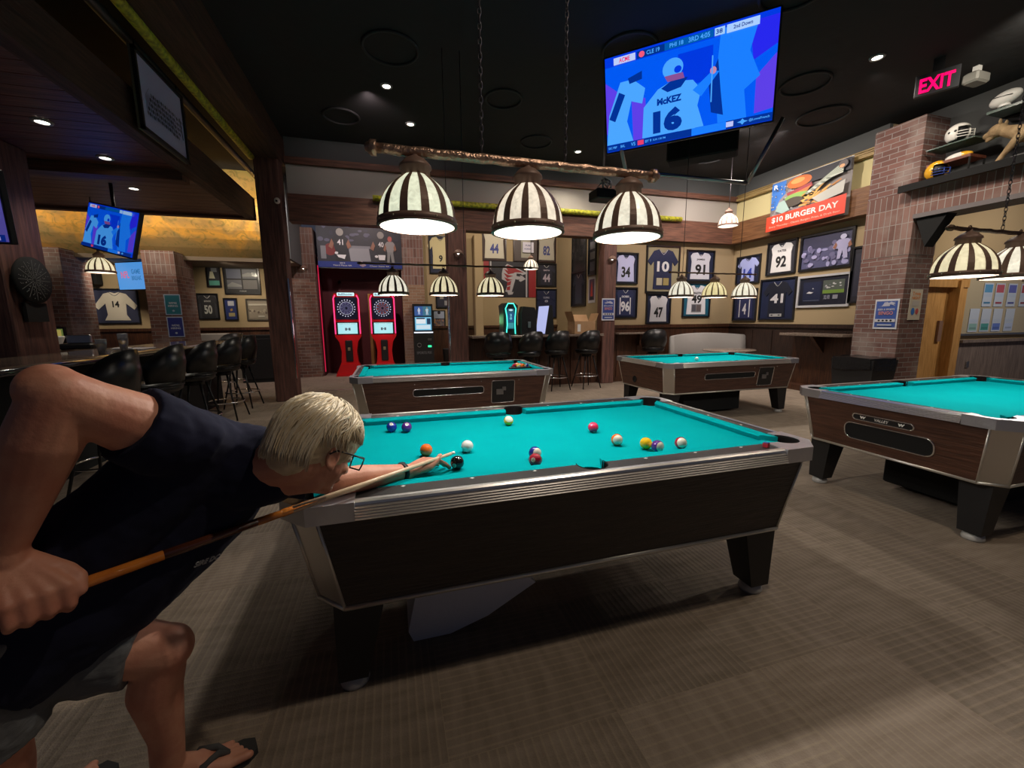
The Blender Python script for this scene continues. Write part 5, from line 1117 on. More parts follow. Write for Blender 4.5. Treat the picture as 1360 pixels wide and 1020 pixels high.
cm = thing('security_camera', 'small white dome camera on the dark timber post', 'camera', (-2.42, 5.845, 3.32)); MB().ell((0, 0, 0), (.045, .05, .05)).build('shell', M['white'], cm); MB().ell((0, -.035, -.01), (.02, .02, .02), n=12, m=8).build('lens', M['black'], cm)
for lab, loc in (('small dark wall sconce on the brown brick pier', (-2.70, 9.22, 2.66)), ('small dark wall sconce on the counter post', (3.74, 5.93, 2.62)), ('small dark sconce on the timber post behind the far left table lamps', (.52, 5.90, 2.62))):
    sc = thing('wall_sconce', lab, 'sconce', loc); MB().lathe([(.02, .06), (.07, .03), (.10, -.03), (.095, -.03), (.02, .05)], 16).build('hood', M['bronze'], sc); MB().box(-.02, .02, 0, .06, -.02, .05).build('arm', M['bronze'], sc); MB().ell((0, 0, -.01), .022, n=10, m=8).build('bulb', BULB, sc)
# framed team picture hung over the bar
hp = thing('hanging_picture', 'double framed team photograph hung on edge above the bar canopy', 'hanging picture', (-2.93, 3.50, 3.56), pi/2)
w_, h_ = .96, .72; f = MB(); fw = .035
f.box(-w_/2, w_/2, -.03, .0, h_/2-fw, h_/2); f.box(-w_/2, w_/2, -.03, 0, -h_/2, -h_/2+fw); f.box(-w_/2, -w_/2+fw, -.03, 0, -h_/2, h_/2); f.box(w_/2-fw, w_/2, -.03, 0, -h_/2, h_/2)
f.build('frame', M['black'], hp)
TI = [('p', (.03, .03, .06), [(.07, .40), (.05, .36), (.20, .62), (.23, .66)]), ('p', (.03, .03, .06), [(.90, .62), (.92, .64), (.97, .30), (.94, .30)])]
for r_ in range(5):
    for k in range(17): TI.append(('e', (.04, .04, .07) if (k+r_) % 2 else (.22, .22, .32), .14+.042*k, .26+r_*.06+(.02 if abs(k-8) < 5 else 0), .018, .028))
pic('print', hp, w_-.07, h_-.07, TI, bg=(.50, .50, .76), y=-.01)
MB().box(-w_/2, w_/2, .0, .02, -h_/2, h_/2).build('backing_board', mat('olive_board', (.16, .14, .09), .8), hp)
m = MB(); 
for x in (-.4, .4): m.tube([(x, 0, h_/2), (x, 0, .44)], .008, 6)
m.build('hanger_wires', M['chain'], hp)
# ------------------------------------------------------------------ dart machines and kiosk
PINK = mat('neon_pink', (.1, 0, .02), .4, emit=(1.0, .05, .22), es=1.6); CYAN = (.55, .95, .95)
def dart_machine(label, x, cc):
    t = thing('dart_machine', label, 'dart machine', (x, 9.32, 0)); sx = .30
    side = [(-.33, .02), (.33, .02), (.33, .06), (.20, .35), (.18, .62), (.22, .86), (.31, 1.0), (.31, 1.98), (.27, 2.06), (-.27, 2.06), (-.31, 1.98), (-.31, 1.0), (-.22, .86), (-.18, .62), (-.20, .35), (-.33, .06)]
    b = MB().prismy(side, -.10, .14); b.prismy([(-.33, 0), (.33, 0), (.33, .05), (-.33, .05)], -.22, .20); b.prismy([(-.30, .05), (.30, .05), (.20, .30), (-.20, .30)], -.16, -.10); b.build('cabinet', M['red'], t)
    MB().rbox(-.26, .26, -.125, -.10, 1.42, 1.97, .02).build('dart_head', mat('dart_navy', (.015, .02, .05), .3), t)
    m = MB(); z0 = 1.70
    for i in range(20):
        for r0, r1, c in ((.03, .085, 0 if i % 2 else 1), (.09, .15, 1 if i % 2 else 0)):
            a0, a1 = 2*pi*i/20+.02, 2*pi*(i+1)/20-.02; m.add([(r0*cos(a0), -.128, z0+r0*sin(a0)), (r1*cos(a0), -.128, z0+r1*sin(a0)), (r1*cos(a1), -.128, z0+r1*sin(a1)), (r0*cos(a1), -.128, z0+r0*sin(a1))], [(0, 3, 2, 1)], mi=c)
        a = 2*pi*i/20+.15; m.box(.20*cos(a)-.011, .20*cos(a)+.011, -.130, -.126, z0+.20*sin(a)-.013, z0+.20*sin(a)+.013, 2)
    m.torus((0, -.128, z0), .155, .004, 'Y', 28, 5, mi=2); m.lathe([(0, 0), (.02, 0)], 8, (0, 0, 0), mi=2) if False else None
    m.build('dart_target', [cmat(cc, 0), cmat((.25, .25, .45), .35), cmat((.75, .72, .9), .8)], t)
    pic('scoring_screen', t, .46, .27, [('r', (.45, .9, .95), .0, .05, 1, .86), ('t', (.05, .2, .3), 'PRESS TO PLAY AGAIN', .5, .92, .85, .06), ('r', (.03, .10, .12), .36, .30, .46, .55), ('r', (.03, .10, .12), .54, .30, .64, .55), ('r', (.1, .3, .3), .47, .38, .53, .48)], y=-.108, es=.9, bg=CYAN, cz=1.20)
    MB().box(-.27, .27, -.106, -.10, 1.04, 1.36).build('screen_bezel', M['black'], t)
    m = MB()
    for sg in (-1, 1): m.tube([(sg*.292, -.108, 1.06), (sg*.292, -.108, 1.93), (sg*.25, -.108, 2.02)], .013, 8)
    m.build('glow_tubes', PINK, t)
    m = MB(); m.rbox(-.20, .20, -.125, -.06, 2.0, 2.08, .01); hd = m.build('marquee', mat('marquee_light', (.1, .1, .1), .4, emit=(.6, .92, .95), es=1.1), t)
    x_ = MB(); x_.text('BullShooter', 0, 2.04, .34, .05, -.127, .001); x_.build('marquee_lettering', cmat((.05, .1, .35)), hd)
    cd = MB().rbox(-.085, .085, -.125, -.10, .36, .90, .015).build('coin_panel', M['black'], t); MB().rbox(-.03, .03, -.13, -.12, .64, .72, .003).build('coin_mech', mat('coin_mech_metal', (.5, .45, .25), .3, .6), cd)
    point_light('dart_glow', (0, -.25, 1.2), 2.0, (1, .35, .4), .2, t)
    return t
dart_machine('red electronic dart machine standing on the left, pale dartboard', -1.79, (.10, .10, .30)); dart_machine('red electronic dart machine standing on the right, darker dartboard', -.93, (.30, .06, .05))
m = MB(); 
for x in (-2.41,): m.tube([(x, 9.46, .1), (x, 9.46, 2.75)], .012, 6)
ng = m.build('neon_edge_tube', mat('dim_neon_red', (.1, 0, .01), .4, emit=(.8, .02, .08), es=.7)); tag(ng, 'thin red glowing tube up the left edge of the dart alcove', 'neon tube')
kk = thing('jukebox_kiosk', 'black touch screen kiosk against the tan brick pier', 'kiosk', (.06, 9.10, 0))
MB().prismy([(-.25, 0), (.25, 0), (.25, 1.80), (-.25, 1.80)], -.12, .15).build('cabinet', M['black'], kk)
pic('upper_screen', kk, .42, .24, [('r', (.05, .12, .35), 0, 0, .5, 1), ('r', (.06, .2, .3), .5, 0, 1, 1)]+player(.27, .5, .8, (.6, .7, .9), (.5, .6, .9), (.7, .7, .7), None, WHT, .6)+player(.75, .5, .9, (.5, .7, .8), (.6, .7, .8), (.4, .3, .2), None, WHT, .6), y=-.125, es=.75, bg=(.03, .05, .12), cz=1.62)
pic('touch_screen', kk, .42, .34, [('r', (.25, .65, .9), .03, .03, .97, .97), ('r', (.85, .9, .95), .08, .5, .65, .85), ('r', (.02, .05, .12), .72, .45, .95, .9), ('r', (.02, .04, .1), .1, .84, .6, .94), ('r', (.7, .85, .95), .08, .1, .92, .4)], y=-.125, es=.85, bg=(.1, .3, .5), cz=1.30)
MB().box(-.24, .24, -.135, -.12, 1.06, 1.09).build('light_bar', mat('white_bar', (.2, .2, .2), .4, emit=(.8, .85, 1), es=1.2), kk); MB().box(.10, .19, -.13, -.12, .69, .74).build('card_reader', mat('green_led', (0, .1, .03), .4, emit=(.05, 1, .4), es=1.3), kk)
m = MB(); m.box(.10, .20, -.128, -.12, .86, .92); m.torus((-.12, -.122, .75), .05, .008, 'Y', 16, 6); m.build('controls', M['steel'], kk); x = MB(); x.text('SPORTS PIX', -.0, .55, .38, .07, -.121, .001); x.build('cabinet_lettering', cmat((.12, .12, .13)), kk)

# ------------------------------------------------------------------ counter, stools and seating
ct = thing('drink_counter', 'long stone topped drink counter between the two timber posts', 'counter', (2.1, 6.1, 0))
MB().rbox(-1.38, 1.42, -.32, .22, 1.03, 1.08, .008).build('counter_top', mat('speckled_stone', (.14, .10, .08), .25, vary=(60, (.30, .24, .19)), coat=.3), ct)
m = MB(); m.box(-1.38, 1.42, .02, .12, 0, 1.03)
for i in range(12): m.box(-1.3+i*.235, -1.26+i*.235, .0, .02, .05, .98)
m.build('knee_wall', M['wains'], ct)
ct2 = thing('wall_ledge', 'narrow drink ledge right of the counter post under number 96', 'ledge', (4.5, 5.95, 0)); MB().rbox(-.60, .55, -.10, .12, 1.05, 1.09, .006).build('ledge_top', mat('speckled_stone'), ct2); MB().box(-.02, .02, .0, .12, .8, 1.05).build('ledge_bracket', M['wains'], ct2)
ct3 = thing('wall_ledge', 'stone drink ledge on the right wall beside the brick pillar', 'ledge', (6.80, 3.75, 0)); MB().rbox(-.25, .17, -.60, .60, 1.04, 1.09, .006).build('ledge_top', mat('speckled_stone'), ct3)
m = MB(); m.box(-.12, .17, -.60, .60, .0, .10); m.box(.12, .17, -.6, .6, .1, 1.04); m.prismy([(-.20, 1.04), (.12, 1.04), (.12, .72)], -.03, .03); m.build('ledge_support', M['wains'], ct3)
g1 = thing('bar_top_game', 'curved bar top game with a glowing teal outline', 'game machine', (1.55, 5.98, 1.08), radians(10))
prof = [(.02, 0), (.16, 0), (.13, .12), (.12, .26), (.15, .42), (.17, .52), (.12, .60), (.02, .60)]
m = MB(); A_ = [(x-.12, z) for x, z in prof]; m.prismy([(-.16, 0), (.16, 0), (.15, .18), (.15, .38), (.17, .58), (.10, .63), (-.10, .63), (-.17, .58), (-.15, .38), (-.15, .18)], .02, .22); m.build('housing', M['black'], g1)
m = MB()
m.tube([(-.10, .0, .02), (-.085, -.01, .20), (-.09, -.01, .36), (-.115, .0, .52), (-.06, 0, .62), (.06, 0, .62), (.115, 0, .52), (.09, -.01, .36), (.085, -.01, .20), (.10, 0, .02)], .012, 8); m.build('glow_outline', mat('neon_teal', (0, .1, .08), .4, emit=(.08, 1, .75), es=1.5), g1)
pic('game_screen', g1, .15, .40, [('r', (.02, .10, .25), .0, .35, 1, .8), ('t', (.3, .9, 1), '2', .5, .68, .3, .12), ('t', (.3, .9, 1), '0', .5, .52, .3, .12), ('r', (.05, .35, .4), .1, .05, .9, .3), ('e', (.6, .9, 1), .5, .93, .3, .05)], y=.0, es=.8, bg=(.02, .12, .18), cz=.32)
point_light('game_glow', (-.2, .3, .3), 2.2, (.3, 1, .4), .1, g1)
g2 = thing('bar_top_game', 'black bar top game seen from behind with a coin lock', 'game machine', (1.90, 6.0, 1.08)); MB().prismy([(-.16, 0), (.16, 0), (.16, .42), (.12, .54), (-.12, .56), (-.16, .42)], -.12, .12).build('housing', M['black'], g2); MB().rbox(-.03, .03, -.135, -.12, .14, .26, .004).build('coin_lock', M['steel'], g2)
g3 = thing('bar_top_game', 'tilted black bar top screen with a lit white edge', 'game machine', (2.28, 6.0, 1.08), radians(-80)); MB().frust([(-.17, -.10, 0), (.17, -.10, 0), (.17, .12, 0), (-.17, .12, 0)], [(-.19, -.02, .58), (.19, -.02, .58), (.19, .06, .58), (-.19, .06, .58)]).build('housing', M['black'], g3)
m = MB(); m.frust([(-.17, -.115, .02), (.17, -.115, .02), (.17, -.10, .02), (-.17, -.10, .02)], [(-.19, -.035, .57), (.19, -.035, .57), (.19, -.02, .57), (-.19, -.02, .57)]); m.build('lit_screen', mat('white_blue_glow', (.1, .1, .2), .3, emit=(.55, .6, 1), es=.8), g3)
bx = thing('cardboard_box', 'open brown cardboard box on the counter beside the timber post', 'box', (3.10, 6.0, 1.08), 0)
m = MB(); th = .006; W0, D0, H0 = .24, .17, .26
m.box(-W0, W0, -D0, -D0+th, 0, H0); m.box(-W0, W0, D0-th, D0, 0, H0); m.box(-W0, -W0+th, -D0, D0, 0, H0); m.box(W0-th, W0, -D0, D0, 0, H0); m.box(-W0, W0, -D0, D0, 0, th); m.build('carton', M['card'], bx)
m = MB(); m.frust([(-W0, -D0, H0), (-W0, D0, H0), (-W0+th, D0, H0), (-W0+th, -D0, H0)], [(-W0-.07, -D0-.02, H0+.20), (-W0-.07, D0+.02, H0+.20), (-W0-.07+th, D0+.02, H0+.20), (-W0-.07+th, -D0-.02, H0+.20)])
m.frust([(-W0, D0-th, H0), (W0, D0-th, H0), (W0, D0, H0), (-W0, D0, H0)], [(-W0, D0+.10, H0+.14), (W0, D0+.10, H0+.14), (W0, D0+.10+th, H0+.14), (-W0, D0+.10+th, H0+.14)])
m.frust([(W0-th, -D0, H0), (W0-th, D0, H0), (W0, D0, H0), (W0, -D0, H0)], [(W0+.06, -D0, H0+.16), (W0+.06, D0, H0+.16), (W0+.06+th, D0, H0+.16), (W0+.06+th, -D0, H0+.16)]); m.build('open_flaps', M['card'], bx)
MB().box(-.17, -.10, -D0-.002, -D0, .05, .20).build('shipping_label', M['white'], bx)
# bar stools
def make_stool():
    t = thing('bar_stool', '', 'bar stool', (0, 0, 0))
    MB().lathe([(0, .70), (.19, .70), (.215, .72), (.22, .75), (.20, .785), (.15, .80), (0, .80)], 28).build('seat', M['blackv'], t)
    m = MB(); n = 14; vs = []; fs = []      # curved tub back facing +Y opening
    for i in range(n+1):
        a = radians(185+170*i/n); e = abs(i/n-.5)*2; top = 1.17-.20*e**3; bot = .80
        for rr_, zz_ in ((.235, bot), (.265, (bot+top)/2), (.255, top), (.225, top-.005), (.215, (bot+top)/2), (.21, bot)):
            vs.append((rr_*cos(a), rr_*sin(a), zz_))
    for i in range(n):
        for k in range(6): fs.append((i*6+k, i*6+(k+1) % 6, (i+1)*6+(k+1) % 6, (i+1)*6+k))
    fs += [tuple(range(5, -1, -1)), tuple(range(n*6, n*6+6))]; m.add(vs, fs, True); m.build('backrest', M['blackv'], t)
    MB().torus((0, 0, .765), .222, .012, 'Z', 24, 6).build('seat_rim', M['blackm'], t)
    MB().lathe([(0, .64), (.10, .64), (.10, .70), (0, .70)], 16).build('swivel', M['blackm'], t)
    for sx in (-1, 1):
        for sy in (-1, 1): MB().tube([(sx*.09, sy*.09, .66), (sx*.21, sy*.21, .008)], [.014, .011], 8).build('leg', M['blackm'], t)
    MB().torus((0, 0, .26), .235, .010, 'Z', 32, 8).build('foot_ring', M['chrome'], t)
    return t
st0 = make_stool()
spots = [(3.02, 5.58, .15, 'black tub backed bar stool at the counter beside the timber post'), (2.35, 5.55, .1, 'bar stool in front of the gap left of the cardboard box'), (1.72, 5.35, .3, 'black bar stool at the counter below the teal glowing game'), (1.12, 5.35, -.2, 'black bar stool at the counter beside the left timber post'), (4.55, 5.55, -.35, 'black bar stool right of the flyer post under number 47'),
         (-3.13, 5.62, 1.45, 'bar stool at the far end of the bar, nearest the dark post'), (-3.08, 4.72, 1.5, 'bar stool second from the far end of the bar'), (-3.06, 3.78, 1.6, 'black bar stool at the bar above the player\'s shoulder'), (-3.04, 2.90, 1.6, 'black bar stool at the bar behind the player\'s upper arm'), (-3.02, 2.05, 1.6, 'bar stool at the bar mostly hidden by the player\'s elbow'), (-3.75, 7.1, 2.8, 'bar stool beyond the end of the bar')]
for i, (x, y, a, lab) in enumerate(spots):
    o = st0 if i == 0 else copy_tree(st0); o.location = (x, y, 0); o.rotation_euler = (0, 0, a); o['label'] = lab; o['group'] = 'stools at the drink counter' if i < 5 else 'stools along the bar'
bc = thing('bench', 'grey upholstered curved bench back behind the far right pool table', 'bench', (6.0, 5.45, 0))
m = MB(); n = 16; vs = []; fs = []
for i in range(n+1):
    x = -.98+1.96*i/n; dy = -.22*(abs(x)/.98)**2.2; zt_ = 1.06-.05*(abs(x)/.98)**2
    for yy, z_ in ((.34+dy, .42), (.30+dy, .5), (.34+dy, zt_-.03), (.38+dy, zt_), (.43+dy, zt_-.03), (.43+dy, .05)): vs.append((x, yy, z_))
for i in range(n):
    for k in range(6): fs.append((i*6+k, (i+1)*6+k, (i+1)*6+(k+1) % 6, i*6+(k+1) % 6))
fs += [tuple(range(6)), tuple(range(n*6+5, n*6-1, -1))]; m.add(vs, fs, True); m.build('backrest', M['bench'], bc); MB().rbox(-.95, .95, -.15, .34, .10, .46, .03).build('seat', M['bench'], bc)
tb = thing('pedestal_table', 'oval pedestal table in front of the grey bench', 'table', (5.85, 4.85, 0))
m = MB(); m.lathe([(0, .72), (.42, .72), (.44, .735), (.42, .75), (0, .75)], 32); 
for i in range(len(m.v)): m.v[i] = V((m.v[i].x*1.25, m.v[i].y, m.v[i].z))
m.build('table_top', mat('speckled_stone'), tb); MB().lathe([(0, 0), (.28, 0), (.28, .02), (.05, .06), (.04, .66), (.14, .70), (.14, .72), (0, .72)], 20).build('pedestal', M['blackm'], tb)
tc_ = thing('trash_bin', 'large black bin with a shiny liner at the foot of the brick pillar', 'trash bin', (6.30, 2.62, 0), radians(-90))
MB().frust([(-.26, -.20, 0), (.26, -.20, 0), (.26, .20, 0), (-.26, .20, 0)], [(-.31, -.26, .74), (.31, -.26, .74), (.31, .26, .74), (-.31, .26, .74)]).build('bin_body', M['black'], tc_)
m = MB(); q = random.Random(9); pts = []
for i in range(24): a = 2*pi*i/24; c_, s_ = cos(a), sin(a); k_ = 1/max(abs(c_)/.325, abs(s_)/.275); pts.append((k_*c_, k_*s_))
m.frust([(x, y, .60+q.uniform(-.04, .02)) for x, y in pts], [(x*.99, y*.99, .765+q.uniform(-.006, .012)) for x, y in pts]); m.build('bin_liner', mat('shiny_liner', (.012, .012, .013), .15, bump=(30, .8)), tc_)
b2 = thing('trash_bin', 'small black waste bin beside the kiosk', 'trash bin', (.72, 8.95, 0)); MB().lathe([(0, 0), (.15, 0), (.19, .62), (.20, .64), (.17, .64), (.14, .05), (0, .05)], 20).build('bin_body', M['black'], b2)
ts = tag(MB().box(-.10, .75, 7.0, 7.05, 0, .006).build('floor_strip', M['alum']), 'thin metal threshold strip on the carpet left of the far left table', 'floor strip'); ts.location = (-2.2, -.1, 0)

# ------------------------------------------------------------------ the bar
br = thing('bar_counter', 'long bar with a polished stone top behind the player', 'bar', (-3.8, 2.6, 0))
MB().rbox(-.42, .35, -4.2, 3.65, 1.02, 1.07, .012).build('bar_top', M['bartop'], br); MB().tube([(.36, -4.2, 1.03), (.36, 3.66, 1.03)], .028, 10).build('arm_rail', mat('glossy_rail', (.03, .03, .04), .12, coat=.6), br)
MB().box(-.30, .20, -4.1, 3.55, 0, 1.02).build('bar_front', M['matte'], br)
bk2 = thing('back_bar', 'lower dark work counter inside the bar', 'counter', (-5.9, 5.5, 0)); MB().rbox(-1.6, .7, -.4, .4, 0, .98, .01).build('cabinet', M['matte'], bk2); MB().rbox(-1.65, .75, -.43, .43, .98, 1.02, .008).build('work_top', M['bartop'], bk2)
cups = [(-3.62, 3.25, .0, 'tall clear plastic cup stack, left of the pair on the bar', .16), (-3.62, 3.62, .0, 'tallest clear plastic cup stack with a lid on the bar', .21), (-3.95, 2.05, .0, 'stack of clear cups at the left edge of the photo', .26), ]
for x, y, _, lab, hh in cups:
    c = thing('cup_stack', lab, 'cup', (x, y, 1.07)); m = MB().lathe([(0, 0), (.030, 0), (.044, hh*.62), (.046, hh*.64), (.046, hh*.7), (.044, hh*.72), (.046, hh*.9), (.042, hh*.93), (0, hh*.93)], 20); m.build('cups', mat('frosted_plastic', (.40, .42, .46), .2, trans=.5), c)
nk = thing('napkins', 'crumpled white napkin and receipt on the bar top', 'napkin', (-3.7, 3.9, 1.071)); m = MB(); m.box(-.10, .12, -.05, .30, 0, .008); m.ell((.0, -.16, .020), (.10, .06, .02), n=12, m=8); m.build('paper', mat('soft_white', (.5, .48, .5), .8), nk)
cl_ = thing('lit_menu_strip', 'strip of colourful lit labels above the back bar', 'menu strip', (-6.9, 7.4, 1.20)); pic('label_row', cl_, 1.0, .17, [('r', ((.35, .40, .1), (.5, .28, .04), (.25, .33, .12), (.5, .4, .1))[i % 4], .01+i*.082, .15, .078+i*.082, .9) for i in range(12)], es=.6, bg=(.15, .2, .05)); MB().box(-.52, .52, .005, .06, -.20, .12).build('strip_housing', M['black'], cl_)
wf = thing('drink_gun_holder', 'white tapered cup holder standing behind the bar', 'cup holder', (-5.35, 5.5, 1.02)); MB().lathe([(0, 0), (.03, 0), (.05, .05), (.09, .16), (.09, .18), (0, .18)], 16).build('body', M['white'], wf)
pt = thing('register', 'low dark register behind the bar', 'register', (-5.0, 5.35, 1.02)); MB().rbox(-.2, .2, -.12, .12, 0, .08, .02).build('base', M['black'], pt); MB().rbox(-.14, .14, -.02, .02, .08, .20, .01).build('display', M['steel'], pt)
# round black board on the far left post
wh_ = thing('round_blackboard', 'round black chalk wheel board hung on the far left post', 'blackboard', (-4.43, 3.77, 1.84), radians(90))
m = MB(); m.X = Matrix.Rotation(pi/2, 4, 'X'); m.lathe([(0, 0), (.23, 0), (.24, .01), (.24, .04), (0, .04)], 40); m.X = None; m.build('disc', M['matte'], wh_)
m = MB(); q = random.Random(4); ch = mat('chalk_marks', (.18, .18, .17), .9)
for i in range(12):
    a = 2*pi*i/12; m.add([(.02*cos(a)-.002*sin(a), -.042, .02*sin(a)+.002*cos(a)), (.21*cos(a)-.002*sin(a), -.042, .21*sin(a)+.002*cos(a)), (.21*cos(a)+.002*sin(a), -.042, .21*sin(a)-.002*cos(a)), (.02*cos(a)+.002*sin(a), -.042, .02*sin(a)-.002*cos(a))], [(0, 1, 2, 3)])
    a += .26
    for k in range(9): r_ = .06+k*.016; m.ell((r_*cos(a)+q.uniform(-.012, .012), -.042, r_*sin(a)+q.uniform(-.012, .012)), (.006, .001, .004), n=6, m=4)
m.build('chalk_writing', ch, wh_); MB().box(-.14, .14, -.02, .015, -.44, -.24).build('lower_board', M['matte'], wh_)
bb = thing('booth_back', 'pale grey booth back visible beyond the end of the bar', 'bench', (-4.55, 9.3, 0)); MB().rbox(-.55, .40, -.10, .05, .0, 1.12, .02).build('backrest', mat('pale_vinyl', (.34, .31, .28), .6), bb)
dc2 = thing('dark_cabinet', 'dark cabinet standing left of the timber post by the bar end', 'cabinet', (-3.75, 8.9, 0)); MB().rbox(-.30, .42, -.25, .25, 0, 1.08, .01).build('body', M['matte'], dc2); MB().rbox(-.26, .38, -.262, -.25, .08, 1.0, .004).build('door', M['black'], dc2)

# ------------------------------------------------------------------ shelf over the brick opening
sh = thing('trophy_shelf', 'long dark shelf along the top of the brick lintel', 'shelf', (6.85, .0, 3.20)); MB().box(-.30, .34, -2.5, 2.60, .0, .07).build('shelf_board', wood_mat('shelf_wood', (.10, .05, .025), (.20, .10, .045), 'Y', .5, 2.0), sh)
MB().box(-.31, -.28, -2.5, 2.60, -.02, .075).build('front_edge', M['matte'], sh)
tb_ = thing('corner_bracket', 'black triangular bracket under the brick lintel', 'bracket', (6.95, 2.30, 2.80)); m = MB(); m.X = Matrix.Rotation(-pi/2, 4, 'Z'); m.prismy([(-.13, 0), (.02, -.42), (.24, 0)], -.23, -.04); m.X = None; m.build('bracket_body', M['matte'], tb_)
def helmet(label, loc, rz, m_shell, m_grille, s=1.0):
    t = thing('football_helmet', label, 'football helmet', loc, rz)
    me_ = MB(); n, k_ = 24, 16; vs = []; fs = []; keep = []
    for i in range(k_+1):
        ph = -radians(48)+(pi/2+radians(48))*i/k_
        for j in range(n):
            a = 2*pi*j/n; vs.append((s*.125*cos(ph)*cos(a), s*.105*cos(ph)*sin(a), s*(.12+.115*sin(ph))))
    for i in range(k_):
        for j in range(n):
            a = 2*pi*(j+.5)/n; ph = -48+(138)*i/k_
            if cos(a) > .55 and ph < 22: continue
            fs.append((i*n+j, i*n+(j+1) % n, (i+1)*n+(j+1) % n, (i+1)*n+j))
    me_.add(vs, fs, True); o = me_.build('shell', m_shell, t); modif(o, 'SOLIDIFY', thickness=.008*s)
    MB().ell((-.01, 0, .12*s), (.10*s, .088*s, .09*s)).build('padding', M['black'], t)
    m = MB()
    for z in (.055, .085, .115): m.tube([(.06*s, -.10*s, z*s), (.13*s, -.055*s, z*s-.004), (.155*s, 0, z*s-.006), (.13*s, .055*s, z*s-.004), (.06*s, .10*s, z*s)], .005*s, 6)
    for y in (-.03, .03): m.tube([(.15*s, y*s, .045*s), (.15*s, y*s, .12*s)], .005*s, 6)
    m.build('face_mask', m_grille, t)
    if m_shell is M['helm_w']:
        m = MB()
        for a in (-40, -70, -100): m.ell((s*.118*cos(radians(a)), s*.100*sin(radians(a)), s*.13), (.016*s, .012*s, .014*s), n=10, m=6)
        m.build('vents', M['black'], t)
    return t
helmet('yellow football helmet with blue face mask on the brick shelf', (6.76, 2.28, 3.27), radians(-115), M['helm_y'], M['blue'], 1.15)
cs_ = thing('display_case', 'glass display case with a brown base on the brick shelf', 'display case', (6.86, 2.14, 3.27))
MB().box(-.16, .16, -.24, .24, .20, .235).build('case_base', wood_mat('red_base', (.14, .04, .02), (.22, .07, .04), 'Y', .4, 2), cs_)
m = MB(); m.box(-.15, .15, -.23, .23, .235, .238); m.box(-.17, .17, -.26, .26, .42, .43)
for a, b_ in (((-.16, -.24), (-.155, .24)), ((.155, -.24), (.16, .24))): m.box(a[0], b_[0], a[1], b_[1], .235, .42)
m.build('glass_walls', GLASS, cs_)
for sx in (-.15, .15):
    for sy in (-.23, .23): MB().tube([(sx, sy, 0), (sx, sy, .2)], .012, 6).build('case_leg', M['matte'], cs_)
m = MB(); m.box(-.17, .17, -.26, .26, .425, .44); m.build('case_lid', mat('green_glass_edge', (.10, .14, .12), .2), cs_)
fb2 = thing('mini_football', 'yellow and white mini football inside the glass case', 'football', (6.84, 2.10, 3.545)); m = MB(); m.ell((0, 0, 0), (.055, .15, .052), n=16, m=14); o = m.build('ball', [M['helm_w'], M['helm_y']], fb2)
for i, p in enumerate(o.data.polygons): p.material_index = 1 if p.center.y < -.03 else 0
helmet('white football helmet on top of the glass case', (6.82, 2.13, 3.71), radians(-100), M['helm_w'], M['helm_w'], 1.12)
up = thing('upper_ledge', 'narrow green glass ledge above the animal figure', 'shelf', (6.95, .9, 3.98)); MB().box(-.16, .2, -2.2, .95, -.03, 0).build('ledge_board', mat('green_glass_edge'), up); MB().box(.14, .25, -2.2, .95, -.03, .02).build('ledge_cleat', M['greyp'], up)
fb = thing('football', 'white signed football standing on the upper ledge', 'football', (6.86, 1.72, 4.10)); m = MB(); m.ell((0, 0, 0), (.085, .15, .085), Matrix.Rotation(radians(-12), 3, 'X'), 20, 16); m.build('ball', M['ballskin'], fb); m = MB(); m.tube([(-.084, -.10, .0), (-.088, 0, .01), (-.080, .10, .025)], .004, 6); m.build('seam', M['leather'], fb); MB().lathe([(.05, -.10), (.06, -.10), (.05, -.07), (.04, -.07), (.05, -.10)], 16).build('stand', M['white'], fb)
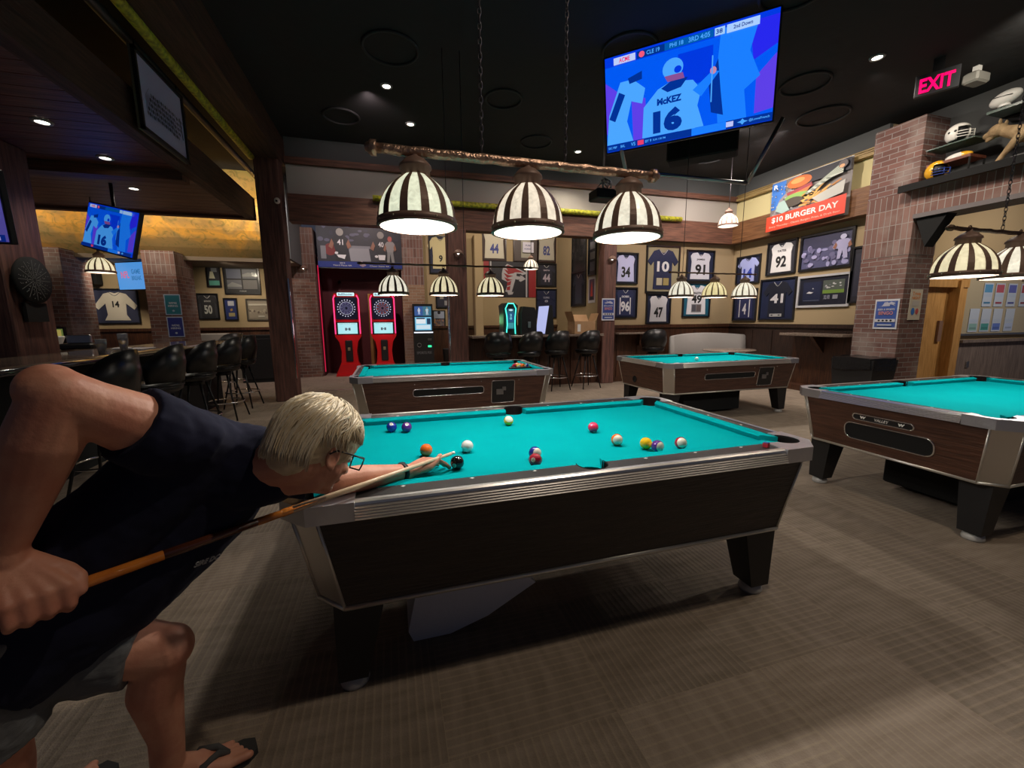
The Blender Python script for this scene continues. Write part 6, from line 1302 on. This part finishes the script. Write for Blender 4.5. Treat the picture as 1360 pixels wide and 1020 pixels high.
# cougar figure
cg = thing('cougar_figure', 'tawny mounted wild cat prowling on a dark rock on the brick shelf', 'animal figure', (6.82, 1.27, 3.295))
b = MB(); s_ = 1.0
def q3(x, y, z): return (x, y, z)
b.chainc([(0, .20, .30), (0, .02, .315), (0, -.22, .30), (0, -.42, .31)], [.105, .105, .088, .105], 18)      # trunk, head towards +Y
b.caps((0, .26, .33), .085, (0, .40, .40), .062, 16); b.ell((0, .45, .425), (.090, .092, .082)); b.caps((0, .49, .410), .056, (0, .555, .395), .040, 14); b.caps((0, .50, .362), .032, (0, .545, .335), .020, 10)
for sx in (-1, 1):
    b.ell((sx*.062, .415, .510), (.030, .014, .036)); 
    sh_ = (sx*.06, .20, .27); k2 = .34 if sx < 0 else .10
    b.chainc([sh_, (sx*.07, .20+(k2-.2)*.6, .16), (sx*.068, k2, .085), (sx*.066, k2+.035, .03)], [.062, .040, .028, .030], 12)
    hp_ = (sx*.06, -.42, .27); k3 = -.36 if sx < 0 else -.58
    b.chainc([hp_, (sx*.075, -.36+(k3+.36)*.4, .17), (sx*.07, k3-.07, .11), (sx*.068, k3, .03)], [.085, .052, .028, .032], 12)
b.chainc([(0, -.50, .34), (0, -.66, .28), (0, -.80, .26), (0, -.90, .32)], [.030, .024, .022, .020], 10)
o = b.build('body', M['fur'], cg); modif(o, 'REMESH', mode='VOXEL', voxel_size=.008, use_smooth_shade=True); modif(o, 'SMOOTH', iterations=4, factor=.5)
m = MB(); m.ell((0, .590, .405), (.016, .010, .012), n=8, m=6); m.ell((-.042, .525, .450), .010, n=8, m=6); m.ell((.042, .525, .450), .010, n=8, m=6); m.ell((0, .550, .368), (.026, .020, .012), n=8, m=6); m.build('eyes_and_mouth', M['black'], cg)
rk = thing('rock_base', 'grey rock base under the wild cat figure', 'rock', (6.82, 1.20, 3.305)); m = MB(); q = random.Random(8)
for i in range(7): m.ell((q.uniform(-.04, .04), -.5+i*.15, .0), (.13, .13, .03+.01*(i % 2)), n=12, m=8)
m.build('rock', M['rock'], rk)
